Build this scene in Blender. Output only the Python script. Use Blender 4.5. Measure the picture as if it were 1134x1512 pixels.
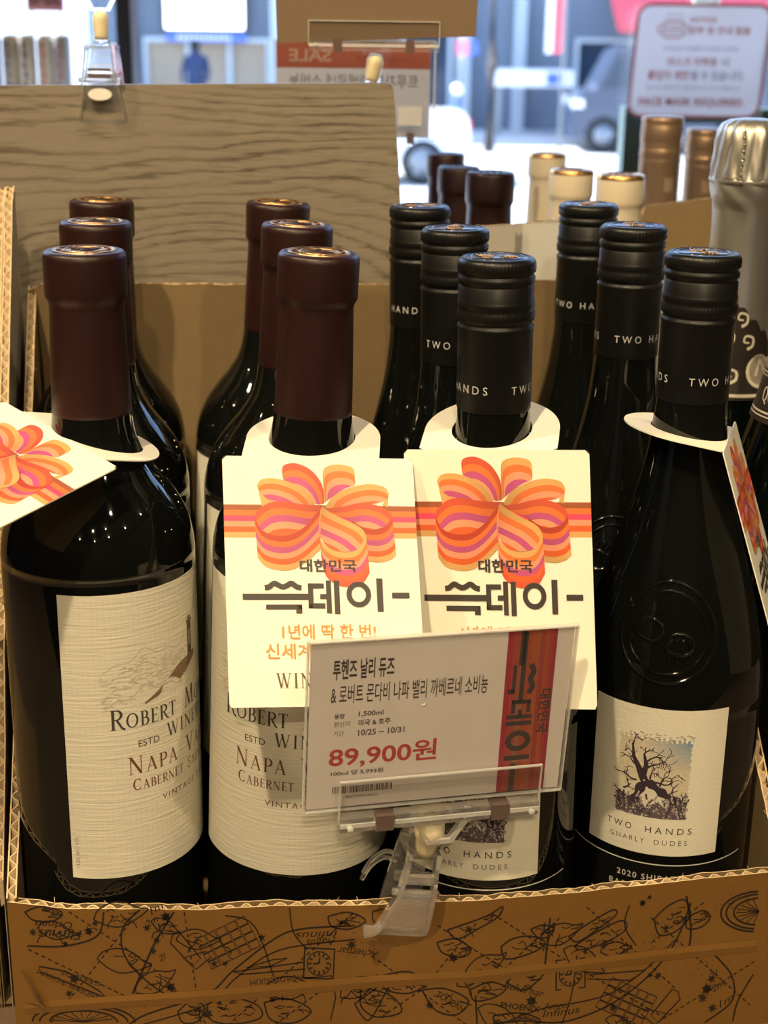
import bpy, bmesh, math, random
from mathutils import Vector, Matrix, Euler
R_ = math.radians
random.seed(7)
for o in list(bpy.data.objects):
    bpy.data.objects.remove(o)
SC = bpy.context.scene
COL = SC.collection
S = 0.001                                   # every length below is in millimetres

# ------------------------------------------------------------------ camera, world, sun, lamps, exposure
cam_d = bpy.data.cameras.new('camera')
cam = bpy.data.objects.new('camera', cam_d); COL.objects.link(cam); SC.camera = cam
cam_d.sensor_fit = 'VERTICAL'; cam_d.sensor_height = 36.0
cam_d.lens = 2134.9 / 1512 * 36
yaw, pitch, roll = -0.01367, 0.32106, 0.01368
F = Vector((math.sin(yaw), math.cos(yaw), 0)); Rt = Vector((math.cos(yaw), -math.sin(yaw), 0)); U = Vector((0, 0, 1))
F2 = F * math.cos(pitch) - U * math.sin(pitch); U2 = U * math.cos(pitch) + F * math.sin(pitch)
R3 = Rt * math.cos(roll) + U2 * math.sin(roll); U3 = U2 * math.cos(roll) - Rt * math.sin(roll)
M = Matrix((R3, U3, -F2)).transposed().to_4x4(); M.translation = Vector((0, -575.2, 387.8)) * S
cam.matrix_world = M
cam_d.clip_start = 0.02; cam_d.clip_end = 200
cam_d.dof.use_dof = True; cam_d.dof.focus_distance = 0.60; cam_d.dof.aperture_fstop = 13.0

SC.view_settings.view_transform = 'Standard'; SC.view_settings.look = 'None'
SC.view_settings.gamma = 1.0; SC.view_settings.use_curve_mapping = False
SC.view_settings.exposure = 1.25
SC.cycles.use_denoising = True

wd = bpy.data.worlds.new('world'); SC.world = wd; wd.use_nodes = True
nt = wd.node_tree; bg = nt.nodes['Background']
sky = nt.nodes.new('ShaderNodeTexSky'); sky.sky_type = 'NISHITA'; sky.sun_disc = False
sky.sun_elevation = R_(45); sky.sun_rotation = R_(-70)
nt.links.new(sky.outputs[0], bg.inputs[0]); bg.inputs[1].default_value = 0.42
sun_d = bpy.data.lights.new('sun', 'SUN'); sun_d.energy = 9.0; sun_d.angle = R_(0.6); sun_d.color = (1, .97, .92)
sun = bpy.data.objects.new('sun', sun_d); COL.objects.link(sun)
sun.rotation_euler = Vector((.64, -.25, -.72)).to_track_quat('-Z', 'Y').to_euler()

def spot(name, loc, target, watts, size_deg, blend, radius, color):
    d = bpy.data.lights.new(name, 'SPOT'); d.energy = watts; d.spot_size = R_(size_deg); d.spot_blend = blend
    d.shadow_soft_size = radius; d.color = color
    o = bpy.data.objects.new(name, d); COL.objects.link(o); o.location = Vector(loc) * S
    o.rotation_euler = (Vector(target) - Vector(loc)).to_track_quat('-Z', 'Y').to_euler()
    return o
WARM = (1.0, .77, .46)
spot('ceiling_spot', (-350, -900, 1650), (-60, 0, 150), 42, 50, .5, .03, WARM)
spot('ceiling_spot', (650, -1050, 1650), (60, 0, 150), 20, 50, .5, .03, WARM)
spot('ceiling_spot', (-1100, -300, 1650), (-160, 0, 200), 34, 40, .5, .03, WARM)
spot('ceiling_spot', (100, -2200, 1650), (0, 0, 100), 26, 50, .6, .03, WARM)
for i, (x, y) in enumerate([(-1500, -2600), (-700, -2900), (300, -3100), (1100, -2500), (1700, -1500), (-1900, -1400),
                            (-900, -1900), (700, -1900), (1900, -300), (-1900, -200)]):
    d = bpy.data.lights.new('ceiling_bulb', 'POINT'); d.energy = 2.2; d.shadow_soft_size = .03; d.color = WARM
    o = bpy.data.objects.new('ceiling_bulb', d); COL.objects.link(o); o.location = (x * S, y * S, 1.62)

# ------------------------------------------------------------------ materials
MATS = {}
def mat(name, col, rough=.5, metal=0, spec=None, trans=0, ior=1.45, coat=0, bump=None, alpha=None, emis=None, sss=0):
    m = bpy.data.materials.new(name); m.use_nodes = True; n = m.node_tree
    p = n.nodes['Principled BSDF']
    p.inputs['Base Color'].default_value = (*col, 1); p.inputs['Roughness'].default_value = rough
    p.inputs['Metallic'].default_value = metal; p.inputs['IOR'].default_value = ior
    p.inputs['Transmission Weight'].default_value = trans; p.inputs['Coat Weight'].default_value = coat
    if spec is not None: p.inputs['Specular IOR Level'].default_value = spec
    if sss: p.inputs['Subsurface Weight'].default_value = sss; p.inputs['Subsurface Radius'].default_value = (.004, .003, .002)
    if emis: p.inputs['Emission Color'].default_value = (*emis[0], 1); p.inputs['Emission Strength'].default_value = emis[1]
    if bump:
        kind, scale, strength, var = bump
        tc = n.nodes.new('ShaderNodeTexCoord'); mp = n.nodes.new('ShaderNodeMapping'); mp.inputs['Scale'].default_value = scale
        nz = n.nodes.new('ShaderNodeTexNoise'); nz.inputs['Scale'].default_value = 1; nz.inputs['Detail'].default_value = 4
        n.links.new(tc.outputs['Object'], mp.inputs[0]); n.links.new(mp.outputs[0], nz.inputs[0])
        bp = n.nodes.new('ShaderNodeBump'); bp.inputs['Strength'].default_value = strength; bp.inputs['Distance'].default_value = .0006
        n.links.new(nz.outputs[0], bp.inputs['Height']); n.links.new(bp.outputs[0], p.inputs['Normal'])
        if var:
            cr = n.nodes.new('ShaderNodeMix'); cr.data_type = 'RGBA'
            cr.inputs[6].default_value = (*[c * (1 - var) for c in col], 1); cr.inputs[7].default_value = (*[min(1, c * (1 + var)) for c in col], 1)
            n.links.new(nz.outputs[0], cr.inputs[0]); n.links.new(cr.outputs[2], p.inputs['Base Color'])
    MATS[name] = m
    return m
def mat_print(name, rough=.6):
    m = bpy.data.materials.new(name); m.use_nodes = True; n = m.node_tree; p = n.nodes['Principled BSDF']
    a = n.nodes.new('ShaderNodeVertexColor'); a.layer_name = 'ink'
    n.links.new(a.outputs[0], p.inputs['Base Color']); p.inputs['Roughness'].default_value = rough
    MATS[name] = m; return m
def mat_acrylic(name, tint=(1, 1, 1), refl=.08, rough=.03, haze=0.0):
    m = bpy.data.materials.new(name); m.use_nodes = True; n = m.node_tree
    n.nodes.remove(n.nodes['Principled BSDF']); out = n.nodes['Material Output']
    t = n.nodes.new('ShaderNodeBsdfTransparent'); t.inputs[0].default_value = (*tint, 1)
    g = n.nodes.new('ShaderNodeBsdfGlossy'); g.inputs['Roughness'].default_value = rough
    lw = n.nodes.new('ShaderNodeLayerWeight'); lw.inputs[0].default_value = .5
    pw = n.nodes.new('ShaderNodeMath'); pw.operation = 'POWER'; pw.inputs[1].default_value = 4.5; n.links.new(lw.outputs['Facing'], pw.inputs[0])
    f = n.nodes.new('ShaderNodeMath'); f.operation = 'MULTIPLY_ADD'; f.inputs[1].default_value = .9; f.inputs[2].default_value = .035; n.links.new(pw.outputs[0], f.inputs[0])
    mx = n.nodes.new('ShaderNodeMixShader'); n.links.new(f.outputs[0], mx.inputs[0])
    n.links.new(t.outputs[0], mx.inputs[1]); n.links.new(g.outputs[0], mx.inputs[2])
    last = mx
    if haze:
        d = n.nodes.new('ShaderNodeBsdfDiffuse'); d.inputs[0].default_value = (.8, .8, .78, 1)
        m2 = n.nodes.new('ShaderNodeMixShader'); m2.inputs[0].default_value = haze
        n.links.new(mx.outputs[0], m2.inputs[1]); n.links.new(d.outputs[0], m2.inputs[2]); last = m2
    n.links.new(last.outputs[0], out.inputs[0])
    MATS[name] = m; return m

mat('bottle_glass', (.004, .0045, .004), .035, ior=1.52)
mat('maroon_capsule', (.020, .0055, .0045), .40)
mat('bronze_seal', (.50, .30, .13), .32, .9)
mat('black_cap', (.006, .006, .006), .36, spec=.4)
mat('cap_seal', (.10, .10, .11), .22, .8)
mat('label_paper', (.70, .67, .56), .75, bump=('n', (60, 60, 900), .55, .03))
mat('wine_label', (.72, .69, .58), .75, bump=('n', (500, 500, 700), .3, .03))
mat_print('ink')
mat('silver_ink', (.55, .54, .52), .4)
mat('black_band', (.006, .006, .006), .35)
mat('tag_card', (.86, .83, .71), .6, bump=('n', (900, 900, 900), .12, .02))
mat('price_paper', (.74, .68, .65), .6, bump=('n', (60, 60, 60), .05, .06))
mat_acrylic('acrylic_sheet', (.97, .97, .97))
mat_acrylic('acrylic_edge', (.95, .95, .93), haze=.45)
def mat_plastic(name):
    m = bpy.data.materials.new(name); m.use_nodes = True; n = m.node_tree; p = n.nodes['Principled BSDF']; out = n.nodes['Material Output']
    p.inputs['Base Color'].default_value = (1, 1, 1, 1); p.inputs['Roughness'].default_value = .04; p.inputs['Transmission Weight'].default_value = .9; p.inputs['IOR'].default_value = 1.47
    t = n.nodes.new('ShaderNodeBsdfTransparent'); t.inputs[0].default_value = (.97, .97, .95, 1); mx = n.nodes.new('ShaderNodeMixShader'); mx.inputs[0].default_value = .78
    n.links.new(t.outputs[0], mx.inputs[1]); n.links.new(p.outputs[0], mx.inputs[2]); n.links.new(mx.outputs[0], out.inputs[0]); MATS[name] = m
mat_plastic('clear_plastic')
mat('cream_plastic', (.78, .70, .48), .35, sss=.4)
mat('brown_sleeve', (.13, .09, .08), .15, coat=.5)
mat('white_sticker', (.75, .74, .70), .5)
mat('kraft', (.20, .135, .062), .85, bump=('n', (120, 300, 90), .25, .10))
mat('flute', (.74, .56, .34), .9, bump=('n', (700, 700, 700), .5, .12))
mat('carton_print', (.19, .092, .020), .38, bump=('n', (25, 25, 60), .35, .08), coat=.15)
mat('grey_card', (.36, .34, .30), .6, bump=('n', (90, 90, 200), .2, .08))
mat('silver_foil', (.52, .49, .43), .40, .85)
mat('dark_foil', (.022, .016, .011), .45)
mat('green_glass', (.0015, .003, .0015), .05, ior=1.5)
mat('cream_capsule', (.62, .54, .40), .45)
mat('copper_foil', (.65, .36, .14), .25, .9)
mat('bronze_cap', (.30, .20, .13), .33, .6)
mat('brown_card', (.17, .115, .07), .8)
def mat_translucent(name, col, k):
    m = bpy.data.materials.new(name); m.use_nodes = True; n = m.node_tree; n.nodes.remove(n.nodes['Principled BSDF']); out = n.nodes['Material Output']
    d = n.nodes.new('ShaderNodeBsdfDiffuse'); t = n.nodes.new('ShaderNodeBsdfTranslucent'); mx = n.nodes.new('ShaderNodeMixShader'); mx.inputs[0].default_value = k
    if col is None:
        a = n.nodes.new('ShaderNodeVertexColor'); a.layer_name = 'ink'; n.links.new(a.outputs[0], d.inputs[0]); n.links.new(a.outputs[0], t.inputs[0])
    else: d.inputs[0].default_value = t.inputs[0].default_value = (*col, 1)
    n.links.new(d.outputs[0], mx.inputs[1]); n.links.new(t.outputs[0], mx.inputs[2]); n.links.new(mx.outputs[0], out.inputs[0]); MATS[name] = m
mat_translucent('poster_paper', (.50, .42, .32), .5)
mat_translucent('sign_board', (.80, .80, .84), .5)
mat_translucent('thin_ink', None, .5)
mat('shop_wall', (.10, .085, .07), .8)
mat('shop_ceiling', (.05, .045, .04), .8)
mat('shop_floor', (.10, .09, .08), .5)
mat('table_wood', (.12, .08, .05), .5, bump=('n', (8, 80, 8), .2, .3))
mat('frame_metal', (.03, .035, .04), .35, .3)
mat('teal_frame', (.045, .085, .085), .45)
mat_acrylic('window_glass', (.93, .96, 1.0), haze=0.0)
mat('asphalt', (.50, .50, .50), .9, bump=('n', (2, 2, 2), .2, .1))
mat('kerb', (.42, .44, .47), .8)
mat('facade', (.16, .19, .24), .8, bump=('n', (1, 1, 1), .2, .15))
mat('pale_stone', (.50, .55, .60), .7)
mat('shop_glass', (.03, .05, .08), .08)
mat('shop_inside', (.35, .27, .19), .8)
mat('white_board_glow', (.9, .9, .9), .5, emis=((1, 1, 1), 2.0))  # emission stands in for sunlight on the facade sign board
mat('car_paint', (.85, .85, .86), .25, coat=.5)
mat('tyre', (.02, .02, .022), .8)
mat('wheel_alloy', (.20, .22, .25), .35, .5)
mat('red_lens', (.6, .03, .03), .25)
mat('red_cloth', (.75, .10, .12), .7)
mat('van_paint', (.035, .05, .09), .3, coat=.5)
mat('navy_cloth', (.02, .035, .09), .9)
mat('skin', (.45, .28, .2), .6)
mat('white_paint', (.8, .8, .8), .5)
mat('pink_paint', (.85, .25, .35), .5)
mat('blue_paint', (.08, .15, .5), .5)
mat('bark', (.06, .05, .045), .9)

def wood_material():
    m = bpy.data.materials.new('grey_oak'); m.use_nodes = True; n = m.node_tree; p = n.nodes['Principled BSDF']
    tc = n.nodes.new('ShaderNodeTexCoord')
    def noise(sc, detail, rough=.5):
        mp = n.nodes.new('ShaderNodeMapping'); mp.inputs['Scale'].default_value = sc; n.links.new(tc.outputs['Object'], mp.inputs[0])
        q = n.nodes.new('ShaderNodeTexNoise'); q.inputs['Scale'].default_value = 1.0; q.inputs['Detail'].default_value = detail; q.inputs['Roughness'].default_value = rough
        n.links.new(mp.outputs[0], q.inputs[0]); return q.outputs[0]
    def math_(op, a, b_):
        q = n.nodes.new('ShaderNodeMath'); q.operation = op
        for i, v in enumerate((a, b_)):
            if isinstance(v, (int, float)): q.inputs[i].default_value = v
            elif v is not None: n.links.new(v, q.inputs[i])
        return q.outputs[0]
    sx = n.nodes.new('ShaderNodeSeparateXYZ'); n.links.new(tc.outputs['Object'], sx.inputs[0]); x, z = sx.outputs[0], sx.outputs[2]
    # cathedral figure: rings bend up around a heart low on the board, straight near the top edge
    xc = math_('ADD', x, .125); x2 = math_('MULTIPLY', xc, xc); zz = math_('SUBTRACT', .37, z)
    bend = math_('MULTIPLY', math_('MULTIPLY', x2, 9.0), math_('MULTIPLY', zz, zz)); bend = math_('MULTIPLY', bend, 14.0)
    slow = math_('MULTIPLY', math_('SUBTRACT', noise((5.0, 1, 16), 3), .5), .05)
    fine = math_('MULTIPLY', math_('SUBTRACT', noise((45, 1, 700), 3, .6), .5), .0052)
    h = math_('ADD', math_('ADD', z, slow), math_('ADD', fine, bend))
    hz = math_('ADD', h, math_('MULTIPLY', math_('MULTIPLY', h, h), 1.4))     # rings widen downwards
    fr = math_('FRACT', math_('MULTIPLY', hz, 84.0), None)
    cr = n.nodes.new('ShaderNodeValToRGB'); e = cr.color_ramp.elements
    e[0].position = 0; e[0].color = (.105, .082, .058, 1); e[1].position = .12; e[1].color = (.125, .098, .07, 1)
    for pos, c in ((.26, (.225, .192, .148)), (.7, (.245, .208, .160)), (.95, (.22, .188, .145)), (1.0, (.12, .097, .073))):
        q = e.new(pos); q.color = (*c, 1)
    n.links.new(fr, cr.inputs[0]); fade = noise((14, 1, 60), 2)
    st = n.nodes.new('ShaderNodeValToRGB'); st.color_ramp.elements[0].position = .36; st.color_ramp.elements[0].color = (.62, .62, .62, 1)
    st.color_ramp.elements[1].position = .5; st.color_ramp.elements[1].color = (1, 1, 1, 1); n.links.new(noise((60, 1, 1300), 4, .6), st.inputs[0])
    mx = n.nodes.new('ShaderNodeMix'); mx.data_type = 'RGBA'; mx.blend_type = 'MULTIPLY'; mx.inputs[0].default_value = .75
    n.links.new(cr.outputs[0], mx.inputs[6]); n.links.new(st.outputs[0], mx.inputs[7])
    fr2 = n.nodes.new('ShaderNodeValToRGB'); fr2.color_ramp.elements[0].position = .40; fr2.color_ramp.elements[1].position = .62; n.links.new(fade, fr2.inputs[0])
    mp2 = n.nodes.new('ShaderNodeMix'); mp2.data_type = 'RGBA'; mp2.inputs[7].default_value = (.228, .194, .149, 1); fk = math_('MULTIPLY', fr2.outputs[0], .75)
    n.links.new(fk, mp2.inputs[0]); n.links.new(mx.outputs[2], mp2.inputs[6])
    n.links.new(mp2.outputs[2], p.inputs['Base Color']); p.inputs['Roughness'].default_value = .45
    MATS['grey_oak'] = m
wood_material()

# ------------------------------------------------------------------ mesh helpers
class MB:
    def __init__(s): s.v = []; s.f = []; s.m = []; s.c = []; s.sm = []; s.slots = []
    def slot(s, name):
        if name not in s.slots: s.slots.append(name)
        return s.slots.index(name)
    def face(s, pts, m, col=(0, 0, 0), smooth=False):
        i = len(s.v); s.v += [tuple(p) for p in pts]; s.f.append(tuple(range(i, i + len(pts)))); s.m.append(s.slot(m)); s.c.append(col); s.sm.append(smooth)
    def mesh(s, verts, faces, m, col=(0, 0, 0), smooth=False):
        i = len(s.v); s.v += [tuple(p) for p in verts]; k = s.slot(m)
        for f in faces: s.f.append(tuple(i + a for a in f)); s.m.append(k); s.c.append(col); s.sm.append(smooth)
    def box(s, lo, hi, m, xf=None, col=(0, 0, 0)):
        x0, y0, z0 = lo; x1, y1, z1 = hi
        v = [Vector(p) for p in ((x0, y0, z0), (x1, y0, z0), (x1, y1, z0), (x0, y1, z0), (x0, y0, z1), (x1, y0, z1), (x1, y1, z1), (x0, y1, z1))]
        if xf: v = [xf @ p for p in v]
        s.mesh(v, [(0, 3, 2, 1), (4, 5, 6, 7), (0, 1, 5, 4), (1, 2, 6, 5), (2, 3, 7, 6), (3, 0, 4, 7)], m, col)
    def lathe(s, prof, m, seg=64, c=(0, 0, 0), rfun=None, smooth=True, xf=None, arc=None):
        vs = []; fs = []; n = len(prof); a0, a1 = arc or (0, 2 * math.pi); full = arc is None; k = seg if full else seg + 1
        for r, z in prof:
            for j in range(k):
                a = a0 + (a1 - a0) * j / seg; rr = rfun(r, z, a) if rfun else r
                p = Vector((c[0] + rr * math.sin(a), c[1] - rr * math.cos(a), c[2] + z)); vs.append(xf @ p if xf else p)
        for i in range(n - 1):
            for j in range(seg):
                j2 = (j + 1) % k
                fs.append((i * k + j, (i + 1) * k + j, (i + 1) * k + j2, i * k + j2))
        s.mesh(vs, fs, m, smooth=smooth)
    def tube(s, pts, r, m, seg=8, cap=True, smooth=True):
        pts = [Vector(p) for p in pts]; vs = []; fs = []; n = len(pts)
        for i, p in enumerate(pts):
            t = (pts[min(i + 1, n - 1)] - pts[max(i - 1, 0)]).normalized()
            a = t.cross(Vector((0, 0, 1)));  a = a if a.length > 1e-4 else t.cross(Vector((1, 0, 0))); a.normalize(); b = t.cross(a)
            rr = r[i] if isinstance(r, (list, tuple)) else r
            for j in range(seg):
                q = 2 * math.pi * j / seg; vs.append(p + (a * math.cos(q) + b * math.sin(q)) * rr)
        for i in range(n - 1):
            for j in range(seg): fs.append((i * seg + j, i * seg + (j + 1) % seg, (i + 1) * seg + (j + 1) % seg, (i + 1) * seg + j))
        if cap: fs.append(tuple(range(seg))[::-1]); fs.append(tuple((n - 1) * seg + j for j in range(seg)))
        s.mesh(vs, fs, m, smooth=smooth)
    def prism(s, poly, d0, d1, m, fn, side=None):
        """poly: 2d outline; fn(x, y, d) -> point; extruded from d0 to d1"""
        n = len(poly); a = [fn(x, y, d0) for x, y in poly]; b = [fn(x, y, d1) for x, y in poly]
        s.face(a[::-1], m); s.face(b, m)
        for i in range(n): j = (i + 1) % n; s.face((a[i], a[j], b[j], b[i]), side or m)
    def build(s, name, parent=None, loc=None, merge=False):
        me = bpy.data.meshes.new(name)
        me.from_pydata([(x * S, y * S, z * S) for x, y, z in s.v], [], s.f)
        for k in s.slots: me.materials.append(MATS[k])
        me.polygons.foreach_set('material_index', s.m); me.polygons.foreach_set('use_smooth', s.sm)
        if 'ink' in s.slots or 'thin_ink' in s.slots:
            ca = me.color_attributes.new('ink', 'FLOAT_COLOR', 'CORNER'); buf = []
            for f, c in zip(s.f, s.c): buf += [c[0], c[1], c[2], 1.0] * len(f)
            ca.data.foreach_set('color', buf)
        me.update()
        o = bpy.data.objects.new(name, me); COL.objects.link(o)
        if parent: o.parent = parent
        if loc: o.location = Vector(loc) * S
        return o
def tag(o, label, cat, group=None, kind=None):
    o['label'] = label; o['category'] = cat
    if group: o['group'] = group
    if kind: o['kind'] = kind
    return o
def struct(o): o['kind'] = 'structure'; return o
def empty(name, loc=(0, 0, 0), rot=(0, 0, 0)):
    o = bpy.data.objects.new(name, None); COL.objects.link(o); o.location = Vector(loc) * S; o.rotation_euler = rot
    o.empty_display_size = .02; return o
def copy_tree(o, parent=None):
    c = o.copy(); COL.objects.link(c)
    if parent: c.parent = parent
    for ch in list(o.children): copy_tree(ch, c)
    return c
def crom(pts, n=8):
    """smooth curve through points"""
    P = [Vector(p) for p in pts]; out = []
    for i in range(len(P) - 1):
        a = P[max(i - 1, 0)]; b = P[i]; c = P[i + 1]; d = P[min(i + 2, len(P) - 1)]
        for k in range(n):
            t = k / n; out.append(.5 * ((2 * b) + (c - a) * t + (2 * a - 5 * b + 4 * c - d) * t * t + (3 * b - a - 3 * c + d) * t ** 3))
    out.append(P[-1]); return out
# text as flat faces
_T = {}
def text2d(s, bold=0.0, shear=0.0, space=1.0):
    k = (s, bold, shear, space)
    if k in _T: return _T[k]
    cu = bpy.data.curves.new('t', 'FONT'); cu.body = s; cu.size = 1.0; cu.resolution_u = 3; cu.offset = bold; cu.shear = shear; cu.space_character = space
    o = bpy.data.objects.new('t', cu); COL.objects.link(o)
    dg = bpy.context.evaluated_depsgraph_get(); me = bpy.data.meshes.new_from_object(o.evaluated_get(dg))
    v = [(p.co.x, p.co.y) for p in me.vertices]; f = [tuple(p.vertices) for p in me.polygons]
    bpy.data.objects.remove(o); bpy.data.curves.remove(cu); bpy.data.meshes.remove(me)
    x0 = min(a for a, b in v); x1 = max(a for a, b in v); y0 = min(b for a, b in v); y1 = max(b for a, b in v)
    v = [((a - x0) / (x1 - x0), (b - y0) / (y1 - y0)) for a, b in v]
    _T[k] = (v, f, (x1 - x0) / (y1 - y0)); return _T[k]
def split_x(v, f, step):
    bm = bmesh.new(); vs = [bm.verts.new((a, b, 0)) for a, b in v]
    for q in f:
        try: bm.faces.new([vs[i] for i in q])
        except ValueError: pass
    x0 = min(a for a, b in v); x1 = max(a for a, b in v); x = x0 + step
    while x < x1:
        bmesh.ops.bisect_plane(bm, geom=bm.verts[:] + bm.edges[:] + bm.faces[:], plane_co=(x, 0, 0), plane_no=(1, 0, 0), dist=1e-6); x += step
    bm.verts.index_update(); v2 = [(p.co.x, p.co.y) for p in bm.verts]; f2 = [tuple(p.index for p in q.verts) for q in bm.faces]; bm.free(); return v2, f2
def put_text(mb, s, x, y, w, h, fn, col, m='ink', bold=0.0, shear=0.0, mirror=False, rot=0, space=1.0, step=None):
    """fit text s into the box of width w and height h whose lower left corner is (x, y) of the surface fn(x, y)"""
    v, f, asp = text2d(s, bold, shear, space)
    if w is None: w = h * asp
    if h is None: h = w / asp
    if step:
        v, f = split_x([(a * w, b) for a, b in v], f, step); v = [(a / w, b) for a, b in v]
    ca, sa = math.cos(rot), math.sin(rot); P = []
    for a, b in v:
        if mirror: a = 1 - a
        a *= w; b *= h; P.append(fn(x + a * ca - b * sa, y + a * sa + b * ca))
    mb.mesh(P, f, m, col)
def stroke(mb, pts, w, fn, col, m='ink', closed=False):
    P = [Vector((p[0], p[1], 0)) for p in pts]
    if closed: P.append(P[0])
    L = []; Rr = []
    for i, p in enumerate(P):
        a = P[i - 1] if i else (P[-2] if closed else P[i]); b = P[i + 1] if i < len(P) - 1 else (P[1] if closed else P[i])
        t = (b - a); t = t.normalized() if t.length > 1e-9 else Vector((1, 0, 0)); q = Vector((-t.y, t.x, 0)) * (w[i] if isinstance(w, list) else w) * .5
        L.append(fn(p.x + q.x, p.y + q.y)); Rr.append(fn(p.x - q.x, p.y - q.y))
    for i in range(len(P) - 1): mb.face((Rr[i], Rr[i + 1], L[i + 1], L[i]), m, col)
def dashed(mb, a, b, w, dash, fn, col):
    a = Vector(a); b = Vector(b); n = max(1, int((b - a).length / (dash * 1.7)))
    for i in range(n):
        p = a.lerp(b, i / n); q = a.lerp(b, (i + .58) / n); stroke(mb, (p, q), w, fn, col)
def disc(mb, x, y, rx, ry, fn, col, m='ink', n=20):
    mb.face([fn(x + rx * math.cos(2 * math.pi * i / n), y + ry * math.sin(2 * math.pi * i / n)) for i in range(n)], m, col)
def star(mb, x, y, r, fn, col, n=6, a0=0):
    p = []
    for i in range(2 * n): q = a0 + math.pi * i / n; k = r if i % 2 == 0 else r * .38; p.append((x + k * math.cos(q), y + k * math.sin(q)))
    for i in range(2 * n): a = p[i]; b = p[(i + 1) % (2 * n)]; mb.face((fn(x, y), fn(*a), fn(*b)), 'ink', col)
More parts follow.
